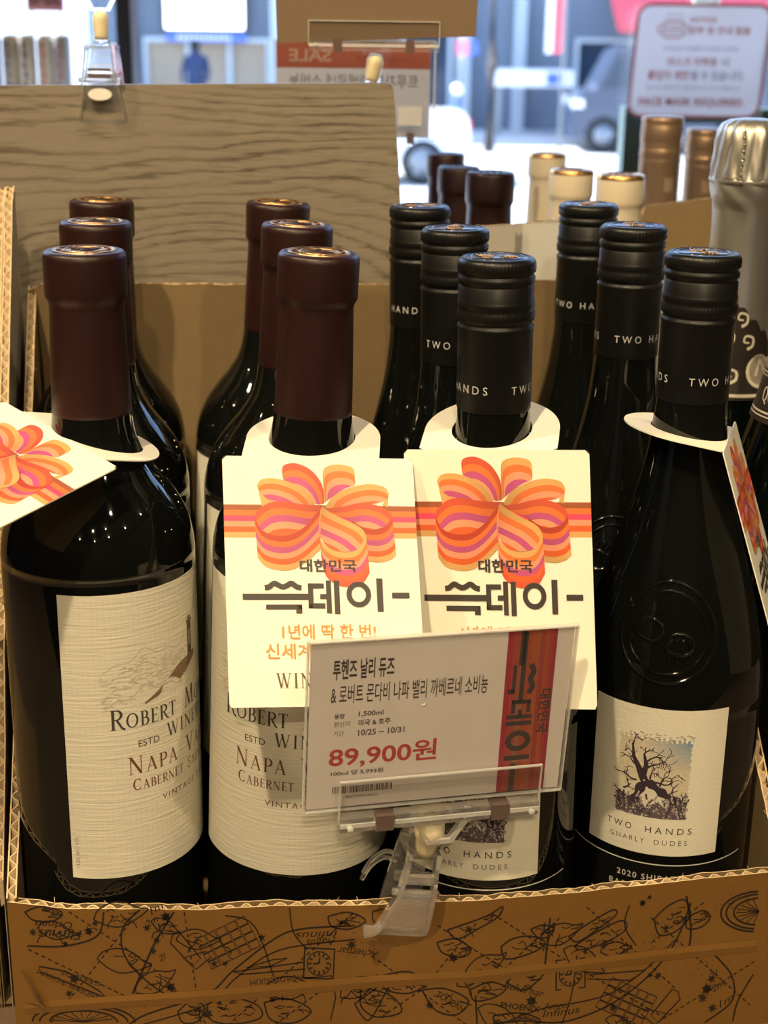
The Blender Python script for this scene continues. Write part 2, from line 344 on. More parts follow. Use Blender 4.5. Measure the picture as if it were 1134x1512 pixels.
# a small serif alphabet: strokes of (points, width kind)
T_, t_ = .135, .05
def arcp(cx, cy, rx, ry, a0, a1, n=14): return [(cx + rx * math.cos(R_(a0 + (a1 - a0) * i / n)), cy + ry * math.sin(R_(a0 + (a1 - a0) * i / n))) for i in range(n + 1)]
def aw(a0, a1, n=14): return [t_ + (T_ - t_) * abs(math.cos(R_(a0 + (a1 - a0) * i / n))) for i in range(n + 1)]
def ln(*p, w=T_): return (list(p), w)
def sf(x, y, h=.13): return ([(x - h, y), (x + h, y)], .035)
def ar(cx, cy, rx, ry, a0, a1): return (arcp(cx, cy, rx, ry, a0, a1), aw(a0, a1))
GL = {
 'R': (.72, [ln((.18, 0), (.18, 1)), sf(.18, 0), sf(.14, .98, .1), ln((.18, .97), (.36, .97), w=t_), ar(.36, .735, .24, .235, 90, -90), ln((.18, .5), (.36, .5), w=t_), ln((.36, .5), (.62, .06), (.78, -.04), w=.11)]),
 'O': (.86, [ar(.43, .5, .36, .48, 0, 360)]),
 'B': (.66, [ln((.18, 0), (.18, 1)), sf(.12, 0, .08), sf(.12, .98, .08), ln((.18, .97), (.34, .97), w=t_), ar(.34, .745, .2, .225, 90, -90), ln((.18, .52), (.36, .52), w=t_), ar(.36, .27, .25, .25, 90, -90), ln((.18, .02), (.36, .02), w=t_)]),
 'E': (.60, [ln((.18, 0), (.18, 1)), sf(.12, 0, .08), sf(.12, .98, .08), ln((.18, .97), (.55, .97), w=t_), ln((.55, .98), (.55, .85), w=t_), ln((.18, .51), (.46, .51), w=t_), ln((.46, .58), (.46, .44), w=t_), ln((.18, .025), (.58, .025), w=t_), ln((.57, .02), (.6, .17), w=t_)]),
 'T': (.66, [ln((.33, 0), (.33, .97)), sf(.33, 0), ln((.03, .97), (.63, .97), w=t_), ln((.03, .98), (.03, .83), w=t_), ln((.63, .98), (.63, .83), w=t_)]),
 'M': (.98, [ln((.16, 0), (.22, 1), w=t_), ln((.22, 1), (.5, .05), w=.12), ln((.5, .05), (.78, 1), w=t_), ln((.78, 1), (.84, 0), w=T_), sf(.15, 0, .1), sf(.84, 0), sf(.19, .98, .08), sf(.81, .98, .08)]),
 'N': (.84, [ln((.16, 0), (.16, .98), w=t_), ln((.16, .98), (.7, .0), w=.13), ln((.7, .0), (.7, 1), w=t_), sf(.16, 0, .1), sf(.12, .98, .09), sf(.7, .98, .1)]),
 'D': (.82, [ln((.18, 0), (.18, 1)), sf(.12, 0, .08), sf(.12, .98, .08), ln((.18, .97), (.36, .97), w=t_), ar(.36, .497, .38, .473, 90, -90), ln((.18, .025), (.36, .025), w=t_)]),
 'A': (.80, [ln((.12, 0), (.40, 1), w=t_), ln((.38, 1), (.68, 0), w=.13), ln((.22, .34), (.56, .34), w=t_), sf(.12, 0, .1), sf(.68, 0)]),
 'V': (.78, [ln((.12, 1), (.40, 0), w=.13), ln((.40, 0), (.66, 1), w=t_), sf(.12, .98), sf(.66, .98, .1)]),
 'I': (.38, [ln((.19, 0), (.19, 1)), sf(.19, 0), sf(.19, .98)]),
 'W': (1.12, [ln((.12, 1), (.36, 0), w=.13), ln((.36, 0), (.56, .92), w=t_), ln((.52, 1), (.78, 0), w=.13), ln((.78, 0), (1.0, 1), w=t_), sf(.12, .98), sf(.54, .98, .1), sf(1.0, .98, .1)]),
 'Y': (.72, [ln((.1, 1), (.36, .45), w=.13), ln((.36, .45), (.62, 1), w=t_), ln((.36, 0), (.36, .46)), sf(.36, 0), sf(.1, .98), sf(.62, .98, .1)]),
 'P': (.62, [ln((.18, 0), (.18, 1)), sf(.18, 0), sf(.12, .98, .08), ln((.18, .97), (.34, .97), w=t_), ar(.34, .71, .24, .26, 90, -90), ln((.18, .455), (.34, .455), w=t_)]),
 'L': (.60, [ln((.18, 0), (.18, 1)), sf(.12, 0, .08), sf(.18, .98), ln((.18, .025), (.57, .025), w=t_), ln((.56, .02), (.59, .2), w=t_)]),
 'C': (.76, [ar(.43, .5, .36, .48, 52, 312), ln((.66, .9), (.67, .74), w=t_), ln((.66, .12), (.68, .24), w=t_)]),
 'U': (.80, [ln((.17, 1), (.17, .32), w=.13), (arcp(.41, .32, .24, .3, 180, 360), aw(180, 300)[:15]), ln((.65, .32), (.65, 1), w=t_), sf(.17, .98), sf(.65, .98, .1)]),
 'G': (.84, [ar(.43, .5, .36, .48, 52, 325), ln((.7, .04), (.7, .42), w=.12), sf(.7, .43), ln((.66, .9), (.67, .74), w=t_)]),
 'S': (.56, [(crom([(.47, .82, 0), (.38, .95, 0), (.22, .95, 0), (.12, .78, 0), (.2, .6, 0), (.4, .42, 0), (.46, .2, 0), (.34, .03, 0), (.17, .04, 0), (.08, .2, 0)], 3), .085), ln((.48, .96), (.47, .78), w=t_), ln((.07, .03), (.08, .22), w=t_)]),
 'Q': (.86, [ar(.43, .5, .36, .48, 0, 360), ln((.4, .08), (.8, -.18), w=.1)]),
 '2': (.56, [(crom([(.1, .75, 0), (.2, .95, 0), (.38, .93, 0), (.45, .72, 0), (.3, .4, 0), (.08, .04, 0)], 3), .09), ln((.08, .04), (.5, .04), w=.09)]),
 '0': (.6, [ar(.3, .5, .22, .46, 0, 360)]), '1': (.4, [ln((.2, 0), (.2, 1)), sf(.2, 0), ln((.2, .98), (.08, .85), w=t_)]),
 '8': (.58, [ar(.29, .73, .18, .23, 0, 360), ar(.29, .25, .23, .25, 0, 360)]), ' ': (.5, []),
}
def serif(mb, words, x, y, width, h, fn, col, small=.76, gap=.12, center=False):
    """words set in capitals and small capitals; first letter of each word (or a leading ^) is taller"""
    seq = []; big = True
    for ch in words:
        if ch == ' ': seq.append((' ', 1)); big = True; continue
        seq.append((ch, 1.0 if big else small)); big = False
    tot = sum((GL[c][0] + gap) * k for c, k in seq)
    sx = (width / tot) if width else h
    if center: x -= sx * tot / 2
    for c, k in seq:
        for pts, w in GL[c][1]:
            X = sx * k; Y = h * k
            P = [(x + p[0] * X, y + p[1] * Y) for p in pts]
            D = []
            for i in range(len(P) - 1):
                n = max(1, int(math.hypot(P[i + 1][0] - P[i][0], P[i + 1][1] - P[i][1]) / 1.2))
                for q in range(n): D.append((P[i][0] + (P[i + 1][0] - P[i][0]) * q / n, P[i][1] + (P[i + 1][1] - P[i][1]) * q / n))
            D.append(P[-1])
            if isinstance(w, list):
                D = P; ww = [a * Y for a in w]
            else: ww = w * Y
            stroke(mb, D, ww, fn, col)
        x += (GL[c][0] + gap) * k * sx
def interp(tbl, x):
    if x <= tbl[0][0]: return tbl[0][1]
    for (a, b), (c, d) in zip(tbl, tbl[1:]):
        if x <= c: return b + (d - b) * (x - a) / (c - a)
    return tbl[-1][1]

TAB = -32.0     # table top
BASE = -19.0    # foot of the bottles on the carton floor
# ================================================================== THE SETTING: shop room and street
def slab(name, lo, hi, m):
    b = MB(); b.box(lo, hi, m); return struct(b.build(name))
slab('floor', (-2700, -3700, -1260), (2700, 1450, -1200), 'shop_floor')
slab('ceiling', (-2700, -3700, 1700), (2700, 1450, 1760), 'shop_ceiling')
slab('wall_back', (-2700, -3760, -1200), (2700, -3700, 1700), 'shop_wall')
slab('wall_left', (-2760, -3700, -1200), (-2700, 1450, 1700), 'shop_wall')
slab('wall_right', (2700, -3700, -1200), (2760, 1450, 1700), 'shop_wall')
wf = MB()
wf.box((-2700, 1450, -1200), (2700, 1530, -420), 'shop_wall'); wf.box((-2700, 1450, 1250), (2700, 1530, 1700), 'shop_wall')
wf.box((-2700, 1450, -420), (-1500, 1530, 1250), 'shop_wall'); wf.box((1500, 1450, -420), (2700, 1530, 1250), 'shop_wall')
struct(wf.build('wall_front'))
wn = empty('window_1', (0, 1490, -420)); wn['kind'] = 'structure'
b = MB(); b.box((-1500, -4, 0), (1500, 4, 1670), 'window_glass'); struct(b.build('window_pane', wn))
b = MB()
b.box((-1500, -30, 0), (1500, 30, 40), 'frame_metal'); b.box((-1500, -30, 1630), (1500, 30, 1670), 'frame_metal')
b.box((-396, -28, 40), (-376, 28, 1630), 'frame_metal')
struct(b.build('window_frame', wn))
b = MB(); b.box((292, -26, 40), (322, 26, 714), 'teal_frame'); b.box((322, -26, 694), (900, 26, 714), 'teal_frame'); b.box((870, -26, 40), (900, 26, 694), 'teal_frame')
struct(b.build('window_sash', wn))
# display table
b = MB(); b.box((-900, -330, TAB - 40), (900, 980, TAB), 'table_wood')
for x in (-860, 800):
    for y in (-290, 880): b.box((x, y, -1200), (x + 60, y + 60, TAB - 40), 'table_wood')
tag(b.build('display_table'), 'dark wooden table carrying the wine cartons and signs', 'table')
GZ = -1760
slab('street_ground', (-40000, 1600, GZ - 60), (40000, 60000, GZ), 'asphalt')
slab('kerb', (-40000, 29400, GZ), (40000, 32000, GZ + 140), 'kerb')
# facade across the street
YF = 32000
b = MB(); b.box((-40000, YF + 900, GZ), (40000, YF + 4000, 9000), 'facade'); struct(b.build('street_facade_wall'))
def shopfront(name, x0, x1, z0, z1, inside, label):
    r = empty(name, ((x0 + x1) / 2, YF + 800, z0)); w = (x1 - x0) / 2; h = z1 - z0
    b = MB(); b.box((-w, -60, 0), (w, 60, 90), 'pale_stone'); b.box((-w, -60, h - 90), (w, 60, h), 'pale_stone')
    for x in (-w, -w * .33, w * .33, w - 80): b.box((x, -60, 90), (x + 80, 60, h - 90), 'pale_stone')
    b.build('shopfront_frame', r)
    b = MB(); b.box((-w + 10, 62, 20), (w - 10, 75, h - 20), inside); b.build('shopfront_glass', r)
    tag(r, label, 'shop window'); return r
shopfront('shop_window', -5900, -3100, GZ + 140, 200, 'shop_inside', 'tan lit shop window across the street behind the walking person')
shopfront('shop_window', -2500, 900, GZ + 140, 600, 'shop_glass', 'dark blue shop window across the street above the parked white car')
shopfront('shop_window', 3600, 7200, GZ + 140, 300, 'shop_glass', 'dark blue shop window across the street behind the dark van')
shopfront('shop_window', -11500, -7000, GZ + 140, 900, 'shop_glass', 'wide dark shop window at the far left of the street')
for (x0, x1, lab) in ((-6350, -6020, 'pale stone pillar left of the tan shop window'), (-3060, -2640, 'pale ribbed pillar right of the tan shop window'), (1000, 1300, 'pale thin pillar right of the white car across the street'), (2250, 2500, 'pale pillar just left of the dark van')):
    b = MB(); b.box((x0, YF + 500, GZ), (x1, YF + 840, 5000), 'pale_stone')
    for k in range(4): b.box((x0 + 20 + k * (x1 - x0 - 40) / 4, YF + 470, GZ + 200), (x0 + 20 + (k + .5) * (x1 - x0 - 40) / 4, YF + 500, 4800), 'pale_stone')
    tag(b.build('pillar'), lab, 'pillar')
b = MB(); b.box((-5350, YF + 480, 380), (-3650, YF + 600, 2600), 'white_board_glow'); b.box((-5450, YF + 600, 330), (-3550, YF + 640, 2650), 'frame_metal')  # unlit sign board; its glow imitates overexposed sunlight
tag(b.build('glow_sign'), 'white sign board above the tan shop window, its glow replacing sunlight', 'sign')
b = MB(); b.box((-5350, YF + 500, 120), (-3600, YF + 600, 290), 'blue_paint')
for k in range(11): b.box((-5100 + k * 110, YF + 490, 165), (-5030 + k * 110, YF + 500, 245), 'white_paint')
tag(b.build('sign_strip'), 'blue fascia strip under the bright white sign', 'sign')
b = MB(); b.box((-7600, 20000, GZ), (-4420, 20120, 1400), 'white_paint'); b.box((-7600, 19980, GZ), (-4420, 20000, GZ + 200), 'pale_stone')  # plain board added to give the white glow behind the canisters
tag(b.build('glow_board'), 'plain white board added for the bright glow beyond the canisters', 'glow_board')
# person walking across the street
def skin_body(name, verts, edges, radii, m, root, parent=None):
    me = bpy.data.meshes.new(name); me.from_pydata([tuple(Vector(p) * S) for p in verts], edges, [])
    o = bpy.data.objects.new(name, me); COL.objects.link(o)
    md = o.modifiers.new('skin', 'SKIN'); sub = o.modifiers.new('sub', 'SUBSURF'); sub.levels = 1; sub.render_levels = 1
    for i, r in enumerate(radii): me.skin_vertices[0].data[i].radius = (r * S, r * S); me.skin_vertices[0].data[i].use_root = (i == root)
    me.materials.append(MATS[m]); 
    if parent: o.parent = parent
    return o
pr = empty('person', (-4460, 30700, GZ + 140))
vs = [(0, 0, 950), (0, 0, 1150), (0, 0, 1400), (0, 0, 1530), (0, -15, 1660), (-190, 0, 1400), (-270, 60, 1150), (-250, -60, 930), (190, 0, 1400), (270, -60, 1150), (250, -180, 950), (-100, 0, 900), (-120, -120, 500), (-120, -40, 70), (-120, -180, 40), (100, 0, 900), (120, 120, 500), (120, 260, 90), (120, 140, 40)]
es = [(0, 1), (1, 2), (2, 3), (3, 4), (2, 5), (5, 6), (6, 7), (2, 8), (8, 9), (9, 10), (0, 11), (11, 12), (12, 13), (13, 14), (0, 15), (15, 16), (16, 17), (17, 18)]
skin_body('body', vs, es, [160, 165, 150, 60, 105, 80, 60, 42, 80, 60, 42, 110, 75, 50, 40, 110, 75, 50, 40], 'navy_cloth', 0, pr)
b = MB(); b.lathe([(0, 0), (60, 8), (105, 60), (118, 130), (100, 200), (50, 235), (0, 240)], 'tyre', 20, (0, -10, 1560)); b.build('hair', pr)
tag(pr, 'person in dark navy clothes walking past the tan shop window', 'person')
# white saloon car, rear end at the right
cr_ = empty('parked_car', (-1150, 22000, GZ))
prof = [(-2250, 300), (-2250, 620), (-2150, 760), (-1300, 900), (-700, 1330), (-200, 1440), (500, 1430), (1150, 1080), (1880, 1010), (2010, 900), (2030, 480), (1960, 300)]
b = MB()
def carf(x, z, d):
    k = 1 - max(0, (z - 900)) / 540 * .18
    return (x, d * k, z)
pp = crom([(x, z, 0) for x, z in prof], 4); P2 = [(p.x, p.y) for p in pp]
n_ = len(P2)
A = [carf(x, z, -850) for x, z in P2]; B2 = [carf(x, z, 850) for x, z in P2]
b.face(A[::-1], 'car_paint'); b.face(B2, 'car_paint')
for i in range(n_): b.face((A[i], A[(i + 1) % n_], B2[(i + 1) % n_], B2[i]), 'car_paint', smooth=True)
b.build('car_body', cr_)
b = MB()
for q in ([(-1150, 930), (-680, 1280), (-150, 1360), (-150, 930)], [(-80, 930), (-80, 1360), (460, 1350), (980, 1050), (980, 930)]):
    b.face([(x, -850 * (1 - max(0, z - 900) / 540 * .18) - 6, z) for x, z in q], 'shop_glass')
b.build('side_windows', cr_)
for sx_ in (-1420, 1350):
    for sy_ in (-800, 800):
        w = MB(); X = Matrix.Translation((sx_, sy_, 325)) @ Matrix.Rotation(R_(90), 4, 'X')
        w.lathe([(0, -100), (200, -100), (310, -95), (325, -60), (325, 60), (310, 95), (200, 100), (0, 100)], 'tyre', 32, xf=X)
        wh = w.build('wheel', cr_)
        w = MB(); w.lathe([(0, 96), (60, 104), (205, 100), (205, 106), (0, 112)], 'wheel_alloy', 24, xf=X)
        for k in range(5):
            a = R_(72 * k); w.box((-25, 40, 100), (25, 205, 116), 'wheel_alloy', X @ Matrix.Rotation(a, 4, 'Z'))
        w.build('alloy_rim', wh)
b = MB(); b.box((1900, -800, 780), (2050, -560, 930), 'red_lens'); b.build('tail_light', cr_)
b = MB(); b.box((1900, 560, 780), (2050, 800, 930), 'red_lens'); b.build('tail_light', cr_)
tag(cr_, 'white saloon car parked on the sunny street, tail to the right', 'car')
# dark van facing left
vn = empty('dark_van', (4150, 28500, GZ))
b = MB(); P2 = [(-1100, 300), (-1100, 800), (-950, 1080), (-700, 1150), (-350, 1850), (-150, 1950), (2600, 1950), (2700, 1800), (2700, 300)]
A = [(x, -900, z) for x, z in P2]; B2 = [(x, 900, z) for x, z in P2]; b.face(A[::-1], 'van_paint'); b.face(B2, 'van_paint')
for i in range(len(P2)): b.face((A[i], A[(i + 1) % len(P2)], B2[(i + 1) % len(P2)], B2[i]), 'van_paint')
b.build('van_body', vn)
b = MB(); b.face([(x, -906, z) for x, z in ((-560, 1200), (-300, 1750), (500, 1750), (500, 1200))], 'shop_glass'); b.face([(x, -906, z) for x, z in ((620, 1200), (620, 1750), (2400, 1750), (2400, 1200))], 'shop_glass'); b.build('side_windows', vn)
for sx_ in (-500, 1900):
    w = MB(); X = Matrix.Translation((sx_, -850, 340)) @ Matrix.Rotation(R_(90), 4, 'X'); w.lathe([(0, -90), (210, -90), (325, -85), (340, -50), (340, 50), (325, 85), (210, 92), (0, 96)], 'tyre', 32, xf=X)
    wh = w.build('wheel', vn); w = MB(); w.lathe([(0, 92), (190, 97), (190, 104), (0, 108)], 'wheel_alloy', 24, xf=X); w.build('hub_cap', wh)
for yy in (-905, 905): 
    b = MB(); b.box((-1120, yy - 60, 830), (-900, yy + 60, 980), 'white_paint'); b.build('headlight', vn)
tag(vn, 'dark blue van standing across the street beside the pale pillar', 'van')
# street furniture
b = MB(); b.tube([(996, 28860, GZ), (996, 28860, 260)], 30, 'wheel_alloy'); 
ro = b.build('road_sign'); b = MB(); b.box((870, 28800, -30), (1110, 28825, 240), 'pink_paint'); b.build('pink_plate', ro)
b = MB(); b.box((1110, 28800, -30), (1290, 28825, 240), 'blue_paint'); b.build('blue_plate', ro)
tag(ro, 'pink and blue square road sign on a thin pole', 'road sign')
b = MB(); b.tube([(2650, 25800, GZ), (2650, 25800, 1800)], 28, 'wheel_alloy'); ro = b.build('banner_pole')
b = MB(); b.box((2330, 25795, 60), (2620, 25805, 1700), 'white_paint'); b.box((2450, 25785, 60), (2610, 25794, 1700), 'red_cloth'); b.build('banner', ro)
tag(ro, 'red and white vertical banner hung on a street pole', 'banner')
b = MB(); b.box((1700, 30000, -640), (3300, 31500, -330), 'white_paint'); b.box((2750, 29980, -600), (3000, 29999, -370), 'blue_paint'); b.box((1750, 30100, GZ), (1850, 30200, -640), 'wheel_alloy'); b.box((3150, 30100, GZ), (3250, 30200, -640), 'wheel_alloy')
tag(b.build('street_kiosk'), 'pale street kiosk canopy with a small blue plate', 'kiosk')
aw_ = MB(); aw_.face([(4200, 30400, 620), (9000, 30400, 620), (9000, 32800, 1700), (4200, 32800, 1700)], 'red_cloth'); aw_.face([(4200, 30400, 420), (9000, 30400, 420), (9000, 30400, 620), (4200, 30400, 620)], 'red_cloth')
aw_.face([(4200, 30400, 420), (4200, 30400, 620), (4200, 32800, 1700), (4200, 32800, 1450)], 'red_cloth')
for x in (6000, 8950): aw_.tube([(x, 30460, GZ), (x, 30460, 600)], 30, 'wheel_alloy')
tag(aw_.build('red_awning'), 'red shop awning across the street at the upper right', 'awning')
b = MB(); b.tube([(1500, 27500, GZ), (1510, 27500, -200), (1480, 27500, 1500), (1530, 27500, 4000)], [120, 90, 80, 60], 'bark'); tag(b.build('tree_trunk'), 'bare dark tree trunk on the far pavement', 'tree')
b = MB(); b.lathe([(0, 0), (90, 0), (90, 900), (60, 980), (0, 1000)], 'blue_paint', 20, (900, 28200, GZ)); b.lathe([(0, 1000), (90, 1030), (110, 1110), (90, 1190), (0, 1220)], 'white_paint', 20, (900, 28200, GZ))
tag(b.build('bollard_lamp'), 'blue bollard with a white round lamp on top', 'bollard')
b = MB(); b.tube([(2300, 16000, GZ + 420), (8000, 16000, GZ + 420)], 45, 'wheel_alloy')
for x in (2300, 4200, 6100, 8000): b.tube([(x, 16000, GZ), (x, 16000, GZ + 420)], 40, 'wheel_alloy')
tag(b.build('low_railing'), 'low grey railing along the sunny pavement', 'railing')

# ================================================================== CARTONS
def corrugated_wall(path, zb, n_in, outer, edge_h=14, period=7.2, th=4.0, jag=.5, seed=1):
    """path: (x, y, z_top) points along the outer face; n_in: unit inward direction; liners and the fluted medium between them"""
    rnd = random.Random(seed); mb = MB(); P = []
    for (a, b_) in zip(path, path[1:]):
        L = math.dist(a, b_); k = max(2, int(L / 3))
        for i in range(k): P.append([a[j] + (b_[j] - a[j]) * i / k for j in range(3)])
    P.append(list(path[-1])); nx, ny = n_in
    js = []; q = 0
    for p in P: q = q * .7 + rnd.uniform(-jag, jag); js.append(q)
    for (d0, d1, m, dz) in ((0, .35, outer, 0), (th - .35, th, 'kraft', 0)):
        v = []; f = []
        for p, j in zip(P, js):
            zt = p[2] + (j if d0 else j * .35)
            for (d, z) in ((d0, zb), (d0, zt), (d1, zt), (d1, zb)): v.append((p[0] + nx * d, p[1] + ny * d, z))
        for i in range(len(P) - 1):
            for k in range(4): f.append((i * 4 + k, i * 4 + 4 + k, i * 4 + 4 + (k + 1) % 4, i * 4 + (k + 1) % 4))
        f.append((0, 1, 2, 3)); e = (len(P) - 1) * 4; f.append((e + 3, e + 2, e + 1, e))
        mb.mesh(v, f, m)
        for i in range(len(P) - 1):                     # torn pale top of the liner
            mb.face([v[i * 4 + 1], v[i * 4 + 5], v[i * 4 + 6], v[i * 4 + 2]], 'flute') if False else None
    # flutes
    s = 0; zig = []
    for i in range(len(P) - 1):
        L = math.dist(P[i], P[i + 1]); k = max(1, int(L / .9))
        for j in range(k):
            t = j / k; p = [P[i][a] + (P[i + 1][a] - P[i][a]) * t for a in range(3)]
            ph = ((s + L * t) / period) % 1.0; tri = abs(ph * 2 - 1); d = .45 + (th - .9) * (tri * tri * (3 - 2 * tri))
            zig.append((p[0] + nx * d, p[1] + ny * d, p[2] - .3 + rnd.uniform(-.25, .25)))
        s += L
    w = .32
    for a, c in zip(zig, zig[1:]):
        t = Vector((c[0] - a[0], c[1] - a[1], 0)); t = t.normalized() if t.length else Vector((1, 0, 0)); q = Vector((-t.y, t.x, 0)) * w
        a0 = (a[0] + q.x, a[1] + q.y, a[2]); a1 = (a[0] - q.x, a[1] - q.y, a[2]); c0 = (c[0] + q.x, c[1] + q.y, c[2]); c1 = (c[0] - q.x, c[1] - q.y, c[2])
        mb.face((a0, c0, c1, a1), 'flute')
        mb.face((a0, c0, (c0[0], c0[1], c0[2] - edge_h), (a0[0], a0[1], a0[2] - edge_h)), 'flute'); mb.face((a1, c1, (c1[0], c1[1], c1[2] - edge_h), (a1[0], a1[1], a1[2] - edge_h)), 'flute')
    # pale raw edges of both liners and loose fibres
    for d in (.18, th - .18):
        for i in range(len(P) - 1):
            a = P[i]; c = P[i + 1]; ja = js[i] * (1 if d > 1 else .35) + .06; jc = js[i + 1] * (1 if d > 1 else .35) + .06
            mb.face([(a[0] + nx * (d - .3), a[1] + ny * (d - .3), a[2] + ja), (c[0] + nx * (d - .3), c[1] + ny * (d - .3), c[2] + jc), (c[0] + nx * (d + .3), c[1] + ny * (d + .3), c[2] + jc), (a[0] + nx * (d + .3), a[1] + ny * (d + .3), a[2] + ja)], 'flute')
    for k in range(int(len(P) * .5)):
        p = rnd.choice(P); d = rnd.uniform(2.2, th + .3); a = rnd.uniform(0, 6.28); l = rnd.uniform(.6, 2.2)
        x, y, z = p[0] + nx * d, p[1] + ny * d, p[2] - .3
        mb.face([(x, y, z), (x + .25, y, z), (x + l * math.cos(a) + .2, y + l * math.sin(a), z + l * .6), (x + l * math.cos(a), y + l * math.sin(a), z + l * .6)], 'flute')
    return mb
FRONT = [(-163.5, -53, 38.4), (-138, -53.4, 36), (-109, -53.7, 36.6), (-80, -54, 37.2), (-46.5, -54, 40), (-7, -54, 41.4), (32.6, -52.6, 43.4), (75.4, -47.3, 45), (119.5, -37.6, 45.4), (171, -28.6, 46.2)]
def fy(x): return interp([(a, b_) for a, b_, c_ in FRONT], x)
def Pz(u, v): return -160.5 + (u - 20) * .2873, 43.5 - .34 * (v - 1330) + interp([(20, -4.4), (560, 0), (1134, -11.5)], u)
carton = empty('wine_carton', (0, 80, TAB))
OFF = Vector((0, -80, -TAB))
def rebase(mb, off):
    mb.v = [tuple(Vector(p) + off) for p in mb.v]; return mb
fw_ = corrugated_wall(FRONT, TAB, (0, 1), 'carton_print', seed=3)
# printed star map on the front: ink lines lying on the outer liner
INK = (.018, .011, .006)
def FS(x, z): return (x, fy(x) - .12, max(z, TAB + .4))
def px_fn(u, v): x, z = Pz(u, v); return FS(x, z)
def pstroke(pts, w=2.0, closed=False): stroke(fw_, pts, w * 1.3, px_fn, INK, closed=closed)
def cl(u0, u1): return max(22, u0), min(1130, u1)
rn = random.Random(11)
# long arcs and dashed meridians
for (pts, w) in (([(205, 1342), (178, 1370), (180, 1410), (215, 1450), (260, 1478)], 2), ([(35, 1395), (90, 1395), (140, 1380), (152, 1345)], 2), ([(255, 1345), (225, 1390), (205, 1430), (188, 1465)], 2.4),
                 ([(180, 1512), (210, 1495), (300, 1465), (340, 1430), (400, 1385), (440, 1370), (520, 1365)], 2), ([(200, 1512), (300, 1480), (345, 1440), (410, 1400), (520, 1385)], 1.6), ([(330, 1350), (372, 1365), (400, 1440)], 1.6), ([(424, 1340), (430, 1375), (450, 1400)], 1.6),
                 ([(690, 1512), (760, 1498), (830, 1500), (900, 1480), (960, 1440), (1000, 1390), (1020, 1330)], 2), ([(720, 1512), (800, 1480), (900, 1462), (960, 1425), (1000, 1385)], 1.6), ([(1012, 1320), (1024, 1370), (1022, 1410)], 2.4), ([(830, 1512), (845, 1460), (850, 1400)], 1.5),
                 ([(1060, 1404), (1095, 1440), (1100, 1480), (1060, 1512)], 2), ([(700, 1460), (705, 1512)], 2), ([(925, 1330), (920, 1360), (940, 1390)], 1.6), ([(1130, 1440), (1110, 1480), (1105, 1512)], 2)):
    pstroke([(p.x, p.y) for p in crom([(a, c, 0) for a, c in pts])], w)
for a, c in (((100, 1345), (215, 1420)), ((215, 1420), (300, 1512)), ((190, 1360), (60, 1512)), ((36, 1400), (180, 1470)), ((270, 1345), (290, 1512)), ((330, 1512), (520, 1345)), ((545, 1410), (700, 1512)), ((640, 1360), (760, 1430)), ((640, 1430), (700, 1350)),
              ((820, 1345), (700, 1460)), ((860, 1330), (1010, 1460)), ((960, 1350), (1134, 1490)), ((1130, 1420), (980, 1512)), ((720, 1340), (990, 1500)), ((560, 1500), (640, 1440)), ((400, 1512), (470, 1460)), ((1040, 1330), (960, 1390))):
    dashed(fw_, a, c, 2.0, 6, px_fn, INK)
# clock faces
for (u, v, r, a) in ((467, 1420, 22, .05), (842, 1428, 22, -.06)):
    sq = [(u + r * (math.cos(a) * i - math.sin(a) * j), v + r * (math.sin(a) * i + math.cos(a) * j)) for i, j in ((-1, -1), (1, -1), (1, 1), (-1, 1))]
    pstroke(sq, 2.4, True); pstroke(arcp(u, v, r * .8, r * .8, 0, 340), 1.4)
    for k in range(12): q = R_(30 * k); pstroke([(u + r * .5 * math.cos(q), v + r * .5 * math.sin(q)), (u + r * .72 * math.cos(q), v + r * .72 * math.sin(q))], 2.2)
    pstroke([(u, v), (u - r * .4, v + .5)], 2.2); pstroke([(u, v), (u + r * .05, v - r * .4)], 2)
# instruments, bricks and frames
def poly_px(*p, w=1.6, closed=True): pstroke(list(p), w, closed)
for du, dv, sg in ((0, 0, 1), (585, 85, -1)):
    X = lambda u, v: (u + du, v + dv) if sg > 0 else (1395 - u - 130, v + 85)
    poly_px(X(252, 1378), X(262, 1374), X(292, 1412), X(280, 1424), X(248, 1390)); poly_px(X(265, 1412), X(285, 1428), X(308, 1410), X(300, 1402), w=1.5)
    for k in range(5):
        for j in range(4):
            p = X(285 + 15 * k + 6 * j, 1385 - 7 * k + 11 * j); q = X(298 + 15 * k + 6 * j, 1379 - 7 * k + 11 * j); s_ = X(303 + 15 * k + 6 * j, 1389 - 7 * k + 11 * j); t2 = X(290 + 15 * k + 6 * j, 1395 - 7 * k + 11 * j)
            poly_px(p, q, s_, t2, w=1.3)
poly_px((340, 1432), (445, 1418), (447, 1428), (352, 1436), w=1.5); poly_px((360, 1426), (400, 1414), (420, 1412), (395, 1424), w=1.5); poly_px((445, 1442), (485, 1438), (492, 1470), (484, 1505), w=1.6, closed=False)
poly_px((868, 1412), (958, 1402), (959, 1409), (868, 1422), w=1.5); poly_px((868, 1436), (935, 1442), (958, 1428), (870, 1430), w=1.5)
poly_px((50, 1425), (90, 1432), (140, 1462), (150, 1472), (110, 1456), (52, 1434), w=1.8)
# scroll medallions
for (u, v, sx_, sy_) in ((112, 1508, 78, 26), (1128, 1345, 60, 30)):
    for k in (1, .86, .66): pstroke(arcp(u, v, sx_ * k, sy_ * k, 95, 265) if u > 900 else arcp(u, v, sx_ * k, sy_ * k, 180, 360), 2.2)
    for k in range(9): q = R_((190 if u < 900 else 100) + k * 19); pstroke([(u, v), (u + sx_ * .6 * math.cos(q), v + sy_ * .6 * math.sin(q))], 1)
